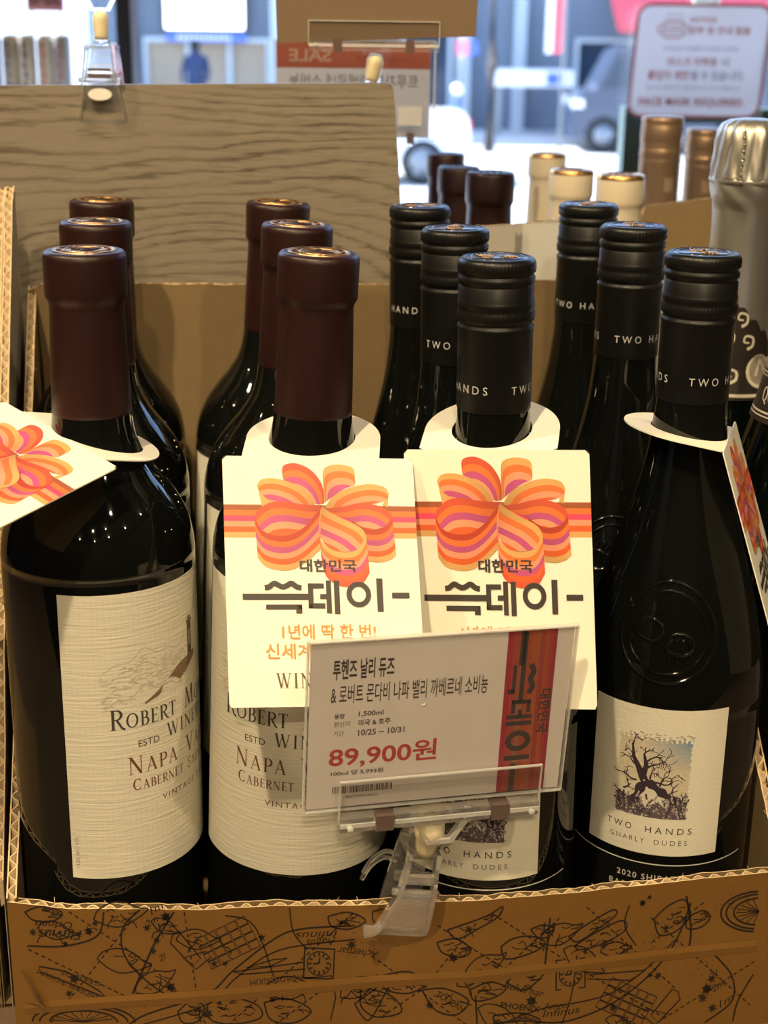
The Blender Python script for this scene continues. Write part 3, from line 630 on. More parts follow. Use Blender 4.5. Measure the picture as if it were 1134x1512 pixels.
# figures: limbs, fish and drapery drawn as loose contours with hatching
def figure(pts, hatch=6, w=1.8, seed=0):
    c_ = crom([(a, d, 0) for a, d in pts + [pts[0]]], 6); pstroke([(p.x, p.y) for p in c_], w)
    r2 = random.Random(seed); cx = sum(p[0] for p in pts) / len(pts); cy = sum(p[1] for p in pts) / len(pts)
    for k in range(hatch):
        p = r2.choice(pts); t = r2.uniform(.35, .8); a = (p[0] + (cx - p[0]) * t, p[1] + (cy - p[1]) * t)
        pstroke([(q.x, q.y) for q in crom([(a[0], a[1], 0), (a[0] + r2.uniform(4, 9), a[1] + r2.uniform(-4, 4), 0), (a[0] + r2.uniform(10, 18), a[1] + r2.uniform(-6, 6), 0)], 3)], 1.1)
figure([(735, 1388), (752, 1376), (778, 1372), (800, 1380), (790, 1392), (765, 1402), (742, 1405)], 8, seed=1)
figure([(778, 1362), (795, 1356), (812, 1360), (806, 1372), (790, 1374)], 5, seed=2)
figure([(745, 1440), (775, 1420), (800, 1425), (790, 1440), (770, 1452)], 7, seed=3)
figure([(835, 1372), (868, 1352), (900, 1336), (905, 1344), (880, 1362), (850, 1380)], 6, seed=4)
figure([(845, 1386), (880, 1366), (915, 1352), (922, 1366), (890, 1384), (855, 1392)], 8, seed=5)
figure([(965, 1352), (985, 1334), (1010, 1326), (1020, 1350), (1000, 1372), (975, 1376)], 9, seed=6)
figure([(1015, 1352), (1040, 1342), (1052, 1352), (1040, 1366), (1018, 1368)], 6, seed=7)
figure([(545, 1345), (575, 1340), (595, 1352), (570, 1362), (548, 1360)], 7, seed=8)
figure([(655, 1366), (685, 1354), (715, 1342), (735, 1330), (728, 1345), (700, 1362), (670, 1378)], 7, seed=9)
figure([(640, 1385), (668, 1378), (690, 1392), (678, 1404), (650, 1400)], 9, seed=10)
figure([(560, 1438), (600, 1430), (625, 1446), (600, 1462), (565, 1458)], 10, seed=11)
figure([(530, 1455), (575, 1468), (590, 1490), (555, 1500), (530, 1484)], 9, seed=12)
figure([(620, 1456), (655, 1452), (690, 1468), (672, 1490), (640, 1484)], 8, seed=13)
figure([(690, 1452), (720, 1440), (745, 1448), (730, 1462), (700, 1468)], 8, seed=14)
figure([(300, 1480), (330, 1470), (372, 1480), (380, 1500), (340, 1510), (305, 1504)], 10, seed=15)
figure([(385, 1478), (420, 1472), (455, 1490), (430, 1508), (395, 1504)], 8, seed=16)
figure([(480, 1352), (510, 1346), (535, 1358), (512, 1370), (486, 1366)], 8, seed=17)
figure([(35, 1346), (60, 1338), (90, 1346), (78, 1358), (48, 1358)], 8, seed=18)
figure([(520, 1480), (545, 1462), (575, 1440), (560, 1475), (540, 1505)], 6, seed=19)
figure([(728, 1490), (770, 1486), (800, 1498), (770, 1508), (735, 1506)], 9, seed=20)
figure([(255, 1492), (275, 1476), (295, 1484), (285, 1506), (262, 1508)], 10, seed=21)
r9 = random.Random(31)
for k in range(15):
    u0, v0 = r9.uniform(40, 1070), r9.uniform(1350, 1500); L = r9.uniform(40, 85); a = r9.uniform(-.6, .6); c_, s_ = math.cos(a), math.sin(a)
    body = [(u0 + c_ * L * t - s_ * L * .22 * math.sin(3.1 * t + .2) * q, v0 + s_ * L * t + c_ * L * .22 * math.sin(3.1 * t + .2) * q) for q in (1, -1) for t in ((0, .25, .5, .8, 1) if q > 0 else (.85, .6, .35, .1))]
    figure(body, 5, 1.5, 40 + k)
    for j in range(2): q = r9.uniform(.2, 1); w_ = r9.uniform(-1, 1); pstroke([(p.x, p.y) for p in crom([(u0 + c_ * L * q, v0 + s_ * L * q, 0), (u0 + c_ * L * q + 10 * w_, v0 + s_ * L * q + 9, 0), (u0 + c_ * L * q + 20 * w_, v0 + s_ * L * q + 11, 0), (u0 + c_ * L * q + 26 * w_, v0 + s_ * L * q + 20, 0)], 3)], 1.3)
pstroke([(806, 1345), (802, 1420)], 2.2); pstroke([(798, 1352), (798, 1362), (804, 1368), (812, 1362), (814, 1352)], 1.8)
for u, v, r in ((45, 1375, 7), (128, 1373, 7), (113, 1377, 6), (92, 1392, 4), (138, 1362, 6), (214, 1368, 7), (228, 1386, 7), (222, 1402, 7), (243, 1352, 8), (246, 1455, 8), (312, 1420, 7), (328, 1420, 6), (383, 1382, 7), (515, 1393, 9), (398, 1472, 8), (428, 1463, 7), (93, 1465, 7), (102, 1443, 8), (300, 1495, 8),
                (318, 1478, 6), (632, 1478, 8), (700, 1435, 6), (785, 1468, 9), (665, 1406, 7), (686, 1362, 6), (890, 1388, 7), (862, 1395, 6), (912, 1482, 8), (978, 1438, 7), (966, 1436, 6), (1058, 1460, 9), (1064, 1445, 8), (1070, 1490, 9), (1053, 1474, 9), (985, 1366, 7), (955, 1320, 5), (945, 1328, 5), (1010, 1400, 5)):
    if rn.random() < .6: star(fw_, u, v, r, px_fn, INK, rn.choice((5, 6, 8)), rn.random())
    else: disc(fw_, u, v, r * .7, r * .7, px_fn, INK, n=10); [pstroke([(u - r * math.cos(q), v - r * math.sin(q)), (u + r * math.cos(q), v + r * math.sin(q))], 1.4) for q in (.3, 1.3, 2.4)]
for k in range(150):
    u, v = rn.choice(((1090, 1335), (960, 1390), (210, 1485), (550, 1380), (1050, 1420), (330, 1500))); disc(fw_, u + rn.gauss(0, 22), min(1512, v + rn.gauss(0, 12)), .9, .9, px_fn, INK, n=5)
def ptext(s, u, v, w, h, rot=0, flip=False, shear=.3, bold=.0):
    """words printed on the map; (u, v) is the start of the base line, v runs down"""
    r = rot + (math.pi if flip else 0)
    fn = lambda x, y: px_fn(u + x * math.cos(r) + y * math.sin(r), v + x * math.sin(r) - y * math.cos(r))
    put_text(fw_, s, 0, 0, w, h, fn, INK, bold=bold, shear=shear)
ptext('Fluvius', 118, 1372, 66, 14, .02, True); ptext('Orionis', 104, 1360, 56, 11, .04, True)
ptext('Amnis', 492, 1383, 44, 10, -.05, True); ptext('Infinus', 494, 1372, 62, 11, -.05, True); ptext('Achernar', 556, 1402, 62, 11, .1, True)
ptext('HOROLOGIUM', 442, 1436, 78, 8, -.1, True, 0); ptext('BRANDENBURGICUM', 152, 1474, 112, 8, .42, True, 0); ptext('GEORGE', 142, 1448, 62, 7, .3, True, 0)
ptext('Amnis', 803, 1482, 42, 10, -.12); ptext('Infinus', 803, 1493, 58, 11, -.12); ptext('Achernar', 738, 1448, 66, 11, .22); ptext('PHOENIX', 738, 1478, 60, 9, .12, False, 0, .02); ptext('TOUCAN', 640, 1464, 46, 10, .5, False, 0)
ptext('2m', 215, 1368, 20, 10, 2.6, True); ptext('1m', 222, 1350, 22, 10, 2.6, True); ptext('2l', 232, 1418, 12, 9, 2.6, True); ptext('2m', 1068, 1466, 22, 10, -.55); ptext('1m', 1082, 1490, 26, 10, -.55); ptext('2l', 1062, 1446, 16, 9, -.55)
ptext('HOROLOGIUM', 866, 1418, 72, 8, -.1, False, 0)
rebase(fw_, OFF).build('front_wall', carton)
# crease line pressed across the front and the tape over it
b = MB()
cr_pts = [(24, 1488), (150, 1478), (300, 1468), (420, 1458), (560, 1446), (700, 1432), (850, 1415), (1000, 1405), (1130, 1396)]
def tp(u, v, d): x, z = Pz(u, v); return (x, fy(x) - d, z)
for (a, c) in zip(cr_pts, cr_pts[1:]):
    for dv0, d0, dv1, d1 in ((-9, .2, -1, .6), (-1, .6, 1.5, .5), (1.5, .5, 9, .2)):
        b.face([tp(a[0], a[1] + dv1, d1), tp(c[0], c[1] + dv1, d1), tp(c[0], c[1] + dv0, d0), tp(a[0], a[1] + dv0, d0)], 'carton_print')
rebase(b, OFF).build('fold_ridge', carton)
DIR = Vector((-.166, .986, 0)).normalized()
LB = (-208.5, 217); RB = (122, 243); FR = (171, -28.8)
LEFT = [(-163.5, -53, 40), (-166, -37, 52), (-172, 0, 80), (-180, 48, 120), (-195, 137, 190), (-208.5, 217, 252)]
rebase(corrugated_wall(LEFT, TAB, (.986, .166), 'carton_print', seed=5, jag=.4), OFF).build('side_wall', carton)
RIGHT = [(RB[0], RB[1], 254), (136, 168, 200), (151, 88, 118), (162.5, 20, 92), (167, -8, 62), (171, -28.5, 48)]
rebase(corrugated_wall(RIGHT, TAB, (-.986, -.166), 'carton_print', seed=6, jag=.8), OFF).build('side_wall', carton)
rebase(corrugated_wall([(LB[0], LB[1], 250), (LB[0] + 8, LB[1] + .7, 254), (-112, 224.6, 254), (-10, 232.6, 253.5), (60, 238, 256), (RB[0], RB[1], 257)], TAB, (.079, -.997), 'carton_print', seed=7, jag=.35), OFF).build('back_wall', carton)
b = MB(); b.face([(-163.5, -53, BASE), (171, -28.6, BASE), (RB[0], RB[1], BASE), (LB[0], LB[1], BASE)], 'kraft'); b.face([(-163.5, -53, TAB), (LB[0], LB[1], TAB), (RB[0], RB[1], TAB), (171, -28.6, TAB)], 'kraft')
rebase(b, OFF).build('carton_floor', carton)
tag(carton, 'open golden brown carton printed with a star map, holding the two kinds of red wine', 'carton')
# torn corner flap at the lower left
b = MB()
for k in range(5):
    u = 22 + k * 4; b.face([tp(u, 1430 + k * 8, .3), tp(u + 16, 1440 + k * 8, 2.5), tp(u + 22, 1476 + k * 3, 1.5), tp(u + 4, 1480, .4)], 'kraft' if k % 2 else 'carton_print')
rebase(b, OFF).build('torn_flap', carton)
# neighbour carton on the left
nb_ = empty('neighbour_carton', (-300, 40, TAB)); OFN = Vector((300, -40, -TAB))
NW = [(-171.5, -30, 34), (-178, 10, 80), (-182.5, 34, 115), (-196.2, 117, 209), (-205.4, 172, 267), (-210.6, 203, 300), (-213.3, 219, 306)]
w1 = corrugated_wall([(p[0], p[1], p[2]) for p in NW][::-1], TAB, (-.986, -.166), 'grey_card', seed=8, jag=1.0)
w2 = corrugated_wall([(p[0] - 4.6, p[1] - .7, p[2] - 1) for p in NW][::-1], TAB, (-.986, -.166), 'kraft', seed=9, jag=1.2)
for k, wd_ in enumerate((1, .5, 1.4, .6, .9, 1.6, .5, 1.1, .7, 1.5, .6)):
    y = 2 + k * 3.0; x = interp([(-30, -171.5), (10, -178), (34, -182.5), (117, -196.2)], y) + .3
    w1.face([(x, y, 30), (x - .166 * wd_ * 1.2, y + wd_ * 1.2, 30), (x - .166 * wd_ * 1.2, y + wd_ * 1.2, 58), (x, y, 58)], 'ink', (.02, .02, .02))
rebase(w1, OFN).build('side_wall', nb_); rebase(w2, OFN).build('inner_flap', nb_)
rebase(corrugated_wall([(-490, 180, 296), (-222, 222, 304)], TAB, (.14, -.99), 'grey_card', seed=10), OFN).build('back_wall', nb_)
b = MB(); b.face([(-172, -30, TAB + 2), (-440, -70, TAB + 2), (-490, 180, TAB + 2), (-213, 219, TAB + 2)], 'kraft'); rebase(b, OFN).build('carton_floor', nb_)
tag(nb_, 'grey printed carton standing left of the star map carton, only its cut side wall showing', 'carton')
# grey carton behind at the right and the torn kraft divider in it
gc = empty('rear_carton', (130, 480, TAB)); OFG = Vector((-130, -480, -TAB))
g = corrugated_wall([(-14, 266, 280), (44, 266, 282), (66, 266, 284), (90, 266, 287), (118, 266, 289), (126, 266, 270), (134, 266, 262), (282, 266, 262)], TAB, (0, 1), 'grey_card', seed=12, jag=.3)
for k in range(9): g.face([(62 + k * .9, 265.8, 266), (62.5 + k * .9, 265.8, 266), (62.5 + k * .9, 265.8, 279 - (k % 3)), (62 + k * .9, 265.8, 279 - (k % 3))], 'ink', (.12, .11, .1))
rebase(g, OFG).build('front_wall', gc)
rebase(corrugated_wall([(-14, 270, 278), (-14, 690, 120)], TAB, (1, 0), 'grey_card', seed=13), OFG).build('side_wall', gc); rebase(corrugated_wall([(282, 270, 260), (282, 690, 120)], TAB, (-1, 0), 'grey_card', seed=13), OFG).build('side_wall', gc)
b = MB(); b.box((-14, 266, TAB), (282, 690, TAB + 4), 'kraft'); rebase(b, OFG).build('carton_floor', gc)
b = MB(); b.box((66, 265.5, 240), (116, 265.8, 284), 'acrylic_edge'); rebase(b, OFG).build('clear_tape', gc)
tag(gc, 'pale grey carton with clear tape behind the star map carton', 'carton')
kd = corrugated_wall([(158, 425, 268), (161, 425, 277), (207, 425, 283.5), (276, 425, 290)], TAB + 4, (0, 1), 'kraft', seed=14, jag=.6)
tag(rebase(kd, Vector((-215, -425, -TAB))).build('cardboard_divider', None, (215, 425, TAB)), 'plain kraft divider with a torn top edge in front of the bronze screw caps', 'cardboard divider')
# display board
b = MB()
pl = [(-330, TAB), (9, TAB), (-2.2, 268), (-9.0, 357), (-10.2, 360), (-12, 361), (-330, 354.5)]
b.prism(pl, 0, 9, 'grey_oak', lambda x, y, d: (x, 250 + d, y))
bo = b.build('display_board'); tag(bo, 'grey brown oak grain board standing upright behind the carton', 'board')

# ================================================================== BOTTLES
Hb = 324.0
def lean(root, top, base):
    dx, dy = top[0] - base[0], top[1] - base[1]
    root.location = Vector((base[0], base[1], BASE)) * S
    root.rotation_euler = (-math.atan2(dy, Hb), math.atan2(dx, Hb), 0)
def rs(prof, n=5):
    c_ = crom([(r, z, 0) for r, z in prof], n); return [(max(0, p.x), p.y) for p in c_]
M_BODY = [(0, 3), (30, 0), (37, .5), (39.6, 3), (40, 7), (40, 60), (40, 120), (40, 160), (40, 180), (40, 192), (40, 197), (40, 200)] + rs([(40, 200), (39.4, 206), (37.6, 213.5), (34, 221.5), (29, 229), (23.4, 236.5), (18.8, 244.5), (16.6, 253), (15.7, 262)]) + [(15.0, 266), (13.9, 280), (13.9, 315), (0, 315)]
T_BODY = [(0, 3), (30, 0), (37, .5), (40, 3), (40.5, 7), (40.5, 60), (40.5, 100), (40.5, 120), (40.5, 130), (40.5, 134)] + rs([(40.5, 134), (39.8, 146), (37, 163), (32, 183), (26, 203), (20.8, 222), (17.0, 240), (15.1, 256)]) + [(14.5, 266), (14.2, 318), (0, 318)]
def rad(prof, z):
    p = [(a, c_) for a, c_ in prof if c_ > 2]
    return interp(sorted([(c_, a) for a, c_ in p]), z)
def cyl_fn(R, psi, prof=None, off=.25):
    """(arc length, height) -> point on the bottle, arc measured from the angle psi"""
    def f(x, z):
        r = (rad(prof, z) if prof else R); a = psi + x / R; return ((r + off) * math.sin(a), -(r + off) * math.cos(a), z)
    return f
def curved_panel(mb, R, a0, a1, z0, z1, m, off=.18, th=.18, n=48):
    for i in range(n):
        a, c_ = a0 + (a1 - a0) * i / n, a0 + (a1 - a0) * (i + 1) / n
        q = [((R + off) * math.sin(t), -(R + off) * math.cos(t)) for t in (a, c_)]
        mb.face([(q[0][0], q[0][1], z0), (q[1][0], q[1][1], z0), (q[1][0], q[1][1], z1), (q[0][0], q[0][1], z1)], m, smooth=True)
        for z in (z0, z1):
            p = [(R * math.sin(t), -R * math.cos(t)) for t in (a, c_)]; mb.face([(p[0][0], p[0][1], z), (p[1][0], p[1][1], z), (q[1][0], q[1][1], z), (q[0][0], q[0][1], z)], m)
    for t in (a0, a1): mb.face([(R * math.sin(t), -R * math.cos(t), z0), ((R + off) * math.sin(t), -(R + off) * math.cos(t), z0), ((R + off) * math.sin(t), -(R + off) * math.cos(t), z1), (R * math.sin(t), -R * math.cos(t), z1)], m)

def make_cabernet():
    r = empty('wine_bottle')
    b = MB(); b.lathe(M_BODY, 'bottle_glass', 192); b.build('glass_body', r)
    cap = [(15.9, 255.2), (16.0, 256)] + rs([(16.0, 256), (15.6, 275), (14.9, 296), (14.7, 303)], 3) + [(15.2, 304.6), (16.1, 306), (16.2, 307), (16.3, 321), (16.1, 322.6), (15.2, 323.7), (13.6, 324), (12.6, 323.7), (0, 323.7)]
    b = MB(); b.lathe(cap, 'maroon_capsule', 64); c_ = b.build('capsule', r)
    b = MB(); b.lathe([(12.4, 323.7), (12.4, 324.3), (11.4, 324.4), (11.2, 323.9), (0, 323.9)], 'bronze_seal', 48)
    b.lathe([(8.2, 323.9), (8.1, 324.4), (7.5, 324.4), (7.4, 323.9)], 'bronze_seal', 40)
    for k in range(22):
        a = 2 * math.pi * k / 22; x, y = 9.7 * math.sin(a), -9.7 * math.cos(a); b.box((-.35, -.9, 323.8), (.35, .9, 324.35), 'maroon_capsule' if k % 3 else 'bronze_seal', Matrix.Translation((x, y, 0)) @ Matrix.Rotation(a + (k % 3) * .5, 4, 'Z'))
    for (p, q) in (((-6, -3), (6, -3)), ((-5, -3), (-1, 1)), ((-1, 1), (3, -1)), ((3, -1), (6, -3)), ((-1, 1), (-1, 5)), ((1, 0), (1, 5)), ((-1, 5), (1, 5))): b.tube([(p[0], p[1], 324.1), (q[0], q[1], 324.1)], .45, 'maroon_capsule', 6)
    b.build('seal', c_)
    # label, 162 degrees wide; its middle faces -y before the bottle is turned
    h_ = R_(81); b = MB(); curved_panel(b, 40, -h_, h_, 66, 194, 'label_paper')
    fn = cyl_fn(40, 0); blk = (.055, .05, .045); brown = (.16, .05, .03)
    serif(b, 'ROBERT MONDAVI', 0, 135, 76, 8.8, fn, blk, .74, center=True)
    put_text(b, 'ESTD', -26.5, 125.6, 9.6, 3.0, fn, blk, step=1.5)
    serif(b, 'WINERY', 2.5, 126, 31, 6.2, fn, blk, .97, center=True)
    serif(b, 'NAPA VALLEY', 0, 113.6, 63, 8.0, fn, brown, .8, center=True)
    serif(b, 'CABERNET SAUVIGNON', 0, 106, 59, 5.2, fn, brown, .8, center=True)
    put_text(b, 'VINTAGE 2018', -16.4, 98, 33, 2.7, fn, brown, step=1.2, space=1.25)
    alc = lambda x, y: fn(-h_ * 40 + 3.4 - y, 71 + x); put_text(b, '14.5% ALC/ VOL', 0, 0, 15, 1.6, alc, (.25, .23, .2))
    # the winery drawing: low roofs, arch and bell tower
    dk = (.20, .125, .07)
    roof = [(p.x, p.y) for p in crom([(-23, 145, 0), (-17, 148.5, 0), (-9, 154, 0), (-5, 156.5, 0), (2, 158, 0), (8, 159, 0)], 4)]
    arch = [(p.x, p.y) for p in crom([(-23, 144.2, 0), (-17, 146.2, 0), (-15.4, 147, 0), (-13.5, 151, 0), (-9.5, 152.5, 0), (-5.5, 150.5, 0), (-4, 149.6, 0), (2, 152.8, 0), (8, 156.0, 0)], 3)]
    k = 24
    for i in range(k):
        a0, a1 = -23 + 31 * i / k, -23 + 31 * (i + 1) / k; b.face([fn(a0, interp(arch, a0)), fn(a1, interp(arch, a1)), fn(a1, interp(roof, a1)), fn(a0, interp(roof, a0))], 'ink', dk)
    for x0, x1, z0, z1, c2 in ((2.0, 5.6, 157, 172.5, (.10, .08, .06)), (1.4, 6.2, 172.5, 173.6, dk), (2.6, 5.0, 173.6, 175.2, dk), (3.2, 4.4, 162, 169, (.4, .36, .28))): b.face([fn(x0, z0), fn(x1, z0), fn(x1, z1), fn(x0, z1)], 'ink', c2)
    pale = (.50, .47, .38); r2 = random.Random(4)
    hill = lambda x, a: a + 2.2 * math.sin(x * .21) + 1.3 * math.sin(x * .53 + 1)
    for a in (166, 160, 155, 150):
        stroke(b, [(x, hill(x, a) + (x + 20) * .12) for x in range(-40, 2, 2)], .35, fn, pale)
    for i in range(150):
        x = r2.uniform(-42, 0); z = hill(x, 148 + r2.random() * 16) + (x + 20) * .1; stroke(b, [(x, z), (x + r2.uniform(1, 3), z + r2.uniform(-.5, .8))], .4, fn, pale)
    b.build('front_label', r)
    return r
def make_shiraz():
    r = empty('wine_bottle')
    b = MB(); b.lathe(T_BODY, 'bottle_glass', 192); gb = b.build('glass_body', r)
    # relief medallion in the glass: double ring with a raised motif
    b = MB(); cz = 171
    def relief(pts, w, closed=False):
        P = []
        for x, y in pts:
            z = cz + y; rr = rad(T_BODY, z); a = x / 36.0; P.append(((rr + .1) * math.sin(a), -(rr + .1) * math.cos(a), z))
        b.tube(P + ([P[0], P[1]] if closed else []), w, 'bottle_glass', 8, cap=not closed)
    for R2 in (20.5, 16.8): relief([(R2 * math.sin(2 * math.pi * k / 60), R2 * 1.02 * math.cos(2 * math.pi * k / 60)) for k in range(60)], .75 if R2 > 18 else .55, True)
    for cx_, cy_, sg in ((-7, 1, 1), (6, -4, -1)):
        relief([(p.x, p.y) for p in crom([(cx_ - 6, cy_ - 3, 0), (cx_ - 4, cy_ + 3, 0), (cx_, cy_ + 4, 0), (cx_ + 4, cy_ + 2, 0), (cx_ + 5, cy_ - 2, 0), (cx_ + 1, cy_ - 5, 0), (cx_ - 6, cy_ - 3, 0)], 4)], .8)
        for k in range(4): relief([(p.x, p.y) for p in crom([(cx_ - 4 + 2.4 * k, cy_ + 2, 0), (cx_ - 5 + 3 * k, cy_ + 5 * sg, 0), (cx_ - 5 + 3.4 * k + 1, cy_ + 8 * sg, 0)], 4)], .7)
    b.build('relief_medallion', gb)
    cap = [(14.9, 263.6), (15.0, 264.2), (15.0, 295.4), (15.3, 296.2), (15.2, 297.2), (14.4, 297.9), (14.4, 298.8), (15.2, 299.6), (15.35, 301), (15.35, 303), (14.9, 303.8), (15.2, 304.6), (15.35, 306), (15.2, 307), (14.9, 307.6), (14.95, 312.4), (14.5, 313), (14.4, 313.6), (15.2, 314.4), (15.2, 316.4), (14.5, 317.1), (14.5, 317.6), (15.3, 318.4), (15.4, 320), (15.35, 321.6), (14.9, 322.8), (13.8, 323.7), (12.8, 323.9), (12.5, 323.5), (0, 323.5)]
    b = MB()
    def kn(rr, z, a): return rr + (.10 * math.cos(a * 60) if (318 < z < 322.5 or 299 < z < 303.4) else 0)
    b.lathe(cap, 'black_cap', 240, rfun=kn)
    fn = cyl_fn(15.0, 0, off=.06)
    for k in (0, 1):
        f2 = lambda x, z, k=k: fn(x + k * 47.1, z)
        put_text(b, 'TWO', 0, 271.4, 12.6, 3.3, f2, (0, 0, 0), 'silver_ink', step=.8, space=1.6); put_text(b, 'HANDS', 17, 271.4, 20.4, 3.3, f2, (0, 0, 0), 'silver_ink', step=.8, space=1.6)
    c_ = b.build('screw_cap', r)
    b = MB(); b.lathe([(12.4, 323.5), (12.3, 323.75), (0, 323.75)], 'cap_seal', 48)
    b.lathe([(10.9, 323.7), (10.8, 324), (10.3, 324), (10.2, 323.7)], 'cap_seal', 48)
    for cx_, cy_, sg in ((-3.6, 1, 1), (3.6, -1, -1)):
        b.lathe([(2.3, 323.7), (2.1, 324.1), (0, 324.2)], 'bronze_seal', 14, (cx_, cy_, 0))
        for k in range(4): b.tube([(cx_ - 1.8 + 1.2 * k, cy_ + 1.5 * sg, 324), (cx_ - 2.6 + 1.7 * k, cy_ + 4.6 * sg, 324)], .42, 'bronze_seal', 6)
        b.tube([(cx_ + 2 * sg, cy_, 324), (cx_ + 3.8 * sg, cy_ + 2.2 * sg, 324)], .42, 'bronze_seal', 6)
    b.build('seal', c_)
    # front label; middle faces -y before turning
    R1 = 40.5; h_ = R_(42.5); b = MB(); curved_panel(b, R1, -h_, h_, 69, 138.5, 'wine_label'); fn = cyl_fn(R1, 0)
    r2 = random.Random(21); nx, nz = 56, 68; x0, x1, z0, z1 = -16.6, 14.6, 87.0, 125.5
    for i in range(nx):
        for j in range(nz):
            u, v = (i + .5) / nx, (j + .5) / nz; e = r2.random()
            if v > .965 + .03 * math.sin(i * 1.7) or (u > .975 and e < .5) or (u < .02 and e < .4): continue
            blue = max(0, min(1, (u - .35) * 1.6)) * max(0, min(1, (v - .55) * 2.2))
            c = [.52 + .12 * e, .47 + .1 * e, .36 + .06 * e]; c = [c[0] * (1 - blue) + .12 * blue, c[1] * (1 - blue) + .25 * blue, c[2] * (1 - blue) + .42 * blue]
            gr = .20 + .05 * math.sin(u * 9) + .05 * math.sin(u * 23 + 1)
            if v < gr:
                k = .25 + .75 * e; c = [.20 * k, .15 * k, .18 * k]
                if e > .86: c = [.5, .45, .38]
            elif u < .32 and v < .42 and math.sin(u * 31 + v * 17) > -.1: c = [.62, .58, .46]
            elif math.hypot((u - .52) / .17, (v - .24) / .14) < 1: c = [.66, .62, .5]
            xa, xb, za, zb = x0 + (x1 - x0) * i / nx, x0 + (x1 - x0) * (i + 1) / nx, z0 + (z1 - z0) * j / nz, z0 + (z1 - z0) * (j + 1) / nz
            b.face([fn(xa, za), fn(xb, za), fn(xb, zb), fn(xa, zb)], 'ink', c)
    fn2 = cyl_fn(R1, 0, off=.32); tc = (.035, .022, .035)
    W_, H_ = x1 - x0, z1 - z0; q = lambda u, v: (x0 + W_ * u, z0 + H_ * v)
    def branch(u, v, a, l, w, dep):
        pts = [(u, v)]; n = 5
        for k in range(n): a += r2.uniform(-.5, .5); u += l / n * math.cos(a); v += l / n * math.sin(a) * .8; pts.append((u, v))
        stroke(b, [q(*p) for p in pts], [max(.25, w * (1 - .7 * k / n)) for k in range(n + 1)], fn2, tc)
        if dep > 0:
            for k in range(3 if dep > 1 else 2):
                p = pts[r2.randint(2, n)]; branch(p[0], p[1], a + r2.uniform(-1.2, 1.2), l * r2.uniform(.5, .8), w * .5, dep - 1)
    trunk = [(.24, .16), (.30, .26), (.36, .38), (.46, .42), (.58, .36), (.68, .30), (.78, .24), (.86, .2)]
    stroke(b, [q(p.x, p.y) for p in crom([(a, c, 0) for a, c in trunk], 5)], [3.6 + 1.0 * math.sin(i * .9) for i in range(36)], fn2, tc)
    stroke(b, [q(*p) for p in ((.42, .4), (.36, .5), (.3, .6), (.22, .72), (.19, .88))], [3.4, 3.6, 2.6, 1.6, .7], fn2, tc)
    stroke(b, [q(*p) for p in ((.36, .5), (.4, .64), (.36, .78))], [3, 2, .8], fn2, tc)
    for (u, v, a, l, w) in ((.2, .86, 1.2, .12, .8), (.36, .76, 1.6, .14, .8), (.38, .66, .6, .28, 1.0), (.4, .6, .2, .24, 1.0), (.3, .6, 2.6, .18, 1), (.5, .44, .5, .28, 1.1), (.6, .4, .9, .2, .9), (.72, .3, .8, .16, .9), (.8, .25, .3, .14, .9), (.28, .44, 3.0, .2, 1.0), (.22, .74, 2.2, .1, .7), (.46, .48, 1.5, .16, .9), (.1, .3, .9, .15, 1.), (.9, .22, 1.5, .12, .8), (.2, .2, 2.6, .16, 1.)): branch(u, v, a, l, w, 2)
    for i in range(70): u = r2.random(); v = r2.uniform(.02, .24); stroke(b, [q(u, v), q(u + r2.uniform(-.05, .05), v + r2.uniform(.02, .09))], r2.uniform(.3, .9), fn2, (.05, .035, .05) if i % 3 else (.35, .3, .3))
    for i in range(60): u = r2.uniform(.1, 1.0); v = .95 + .09 * r2.random(); stroke(b, [q(u, v), q(u + .03, v + r2.uniform(-.01, .01))], .35, fn2, (.3, .28, .25))
    ink = (.03, .03, .03)
    put_text(b, 'TWO', -20, 79.6, 11.4, 3.1, fn, ink, step=1, space=1.6); put_text(b, 'HANDS', -2.6, 79.6, 20, 3.1, fn, ink, step=1, space=1.6)
    put_text(b, 'GNARLY', -18.2, 74.2, 15.6, 2.4, fn, (.12, .11, .1), step=1, space=1.5); put_text(b, 'DUDES', 1.6, 74.2, 14.2, 2.4, fn, (.12, .11, .1), step=1, space=1.5)
    b.build('front_label', r)
    h_ = R_(66); b = MB(); curved_panel(b, R1, -h_, h_, 34, 64.6, 'black_band', off=.12)
    stroke(b, [(-46.6 + 93.2 * i / 60, 64.4) for i in range(61)], .5, fn, (.7, .68, .6))
    put_text(b, '2020 SHIRAZ', -13.6, 56.2, 26, 2.9, fn, (.6, .57, .5), step=1, bold=.01, space=1.25); put_text(b, 'BAROSSA', -17, 50.6, 20, 2.9, fn, (.6, .57, .5), step=1, bold=.01, space=1.25)
    b.build('lower_band', r)
    return r
def spin(root, ang, names):
    for ch in root.children:
        if ch.name.split('.')[0] in names: ch.rotation_euler.z = R_(ang)
GR_M = 'maroon capsuled cabernet bottles in the carton'; GR_T = 'black capped shiraz bottles in the carton'
specM = [((-126.7, -7.4), (-127.5, -7.4), 68, 'maroon capsuled bottle with wide cream label wearing the flipped out bow tag'),
         ((-34.9, -1.4), (-47.5, -1.4), 6, 'maroon capsuled bottle wearing the hanging bow tag, its label partly behind the price card'),
         ((-140.8, 82), (-145, 82), 20, 'maroon capsuled bottle directly behind the bottle with the flipped out tag'),
         ((-50, 85.3), (-63, 85.3), 15, 'maroon capsuled bottle, middle one of the second column, behind the hanging bow tag'),
         ((-155.6, 168), (-160, 168), 10, 'maroon capsuled bottle at the very back left of the carton against the kraft wall'),
         ((-66.1, 171.2), (-79, 171.2), 10, 'rearmost maroon capsuled bottle of the second column, beside the dark wood board')]
m0 = make_cabernet()
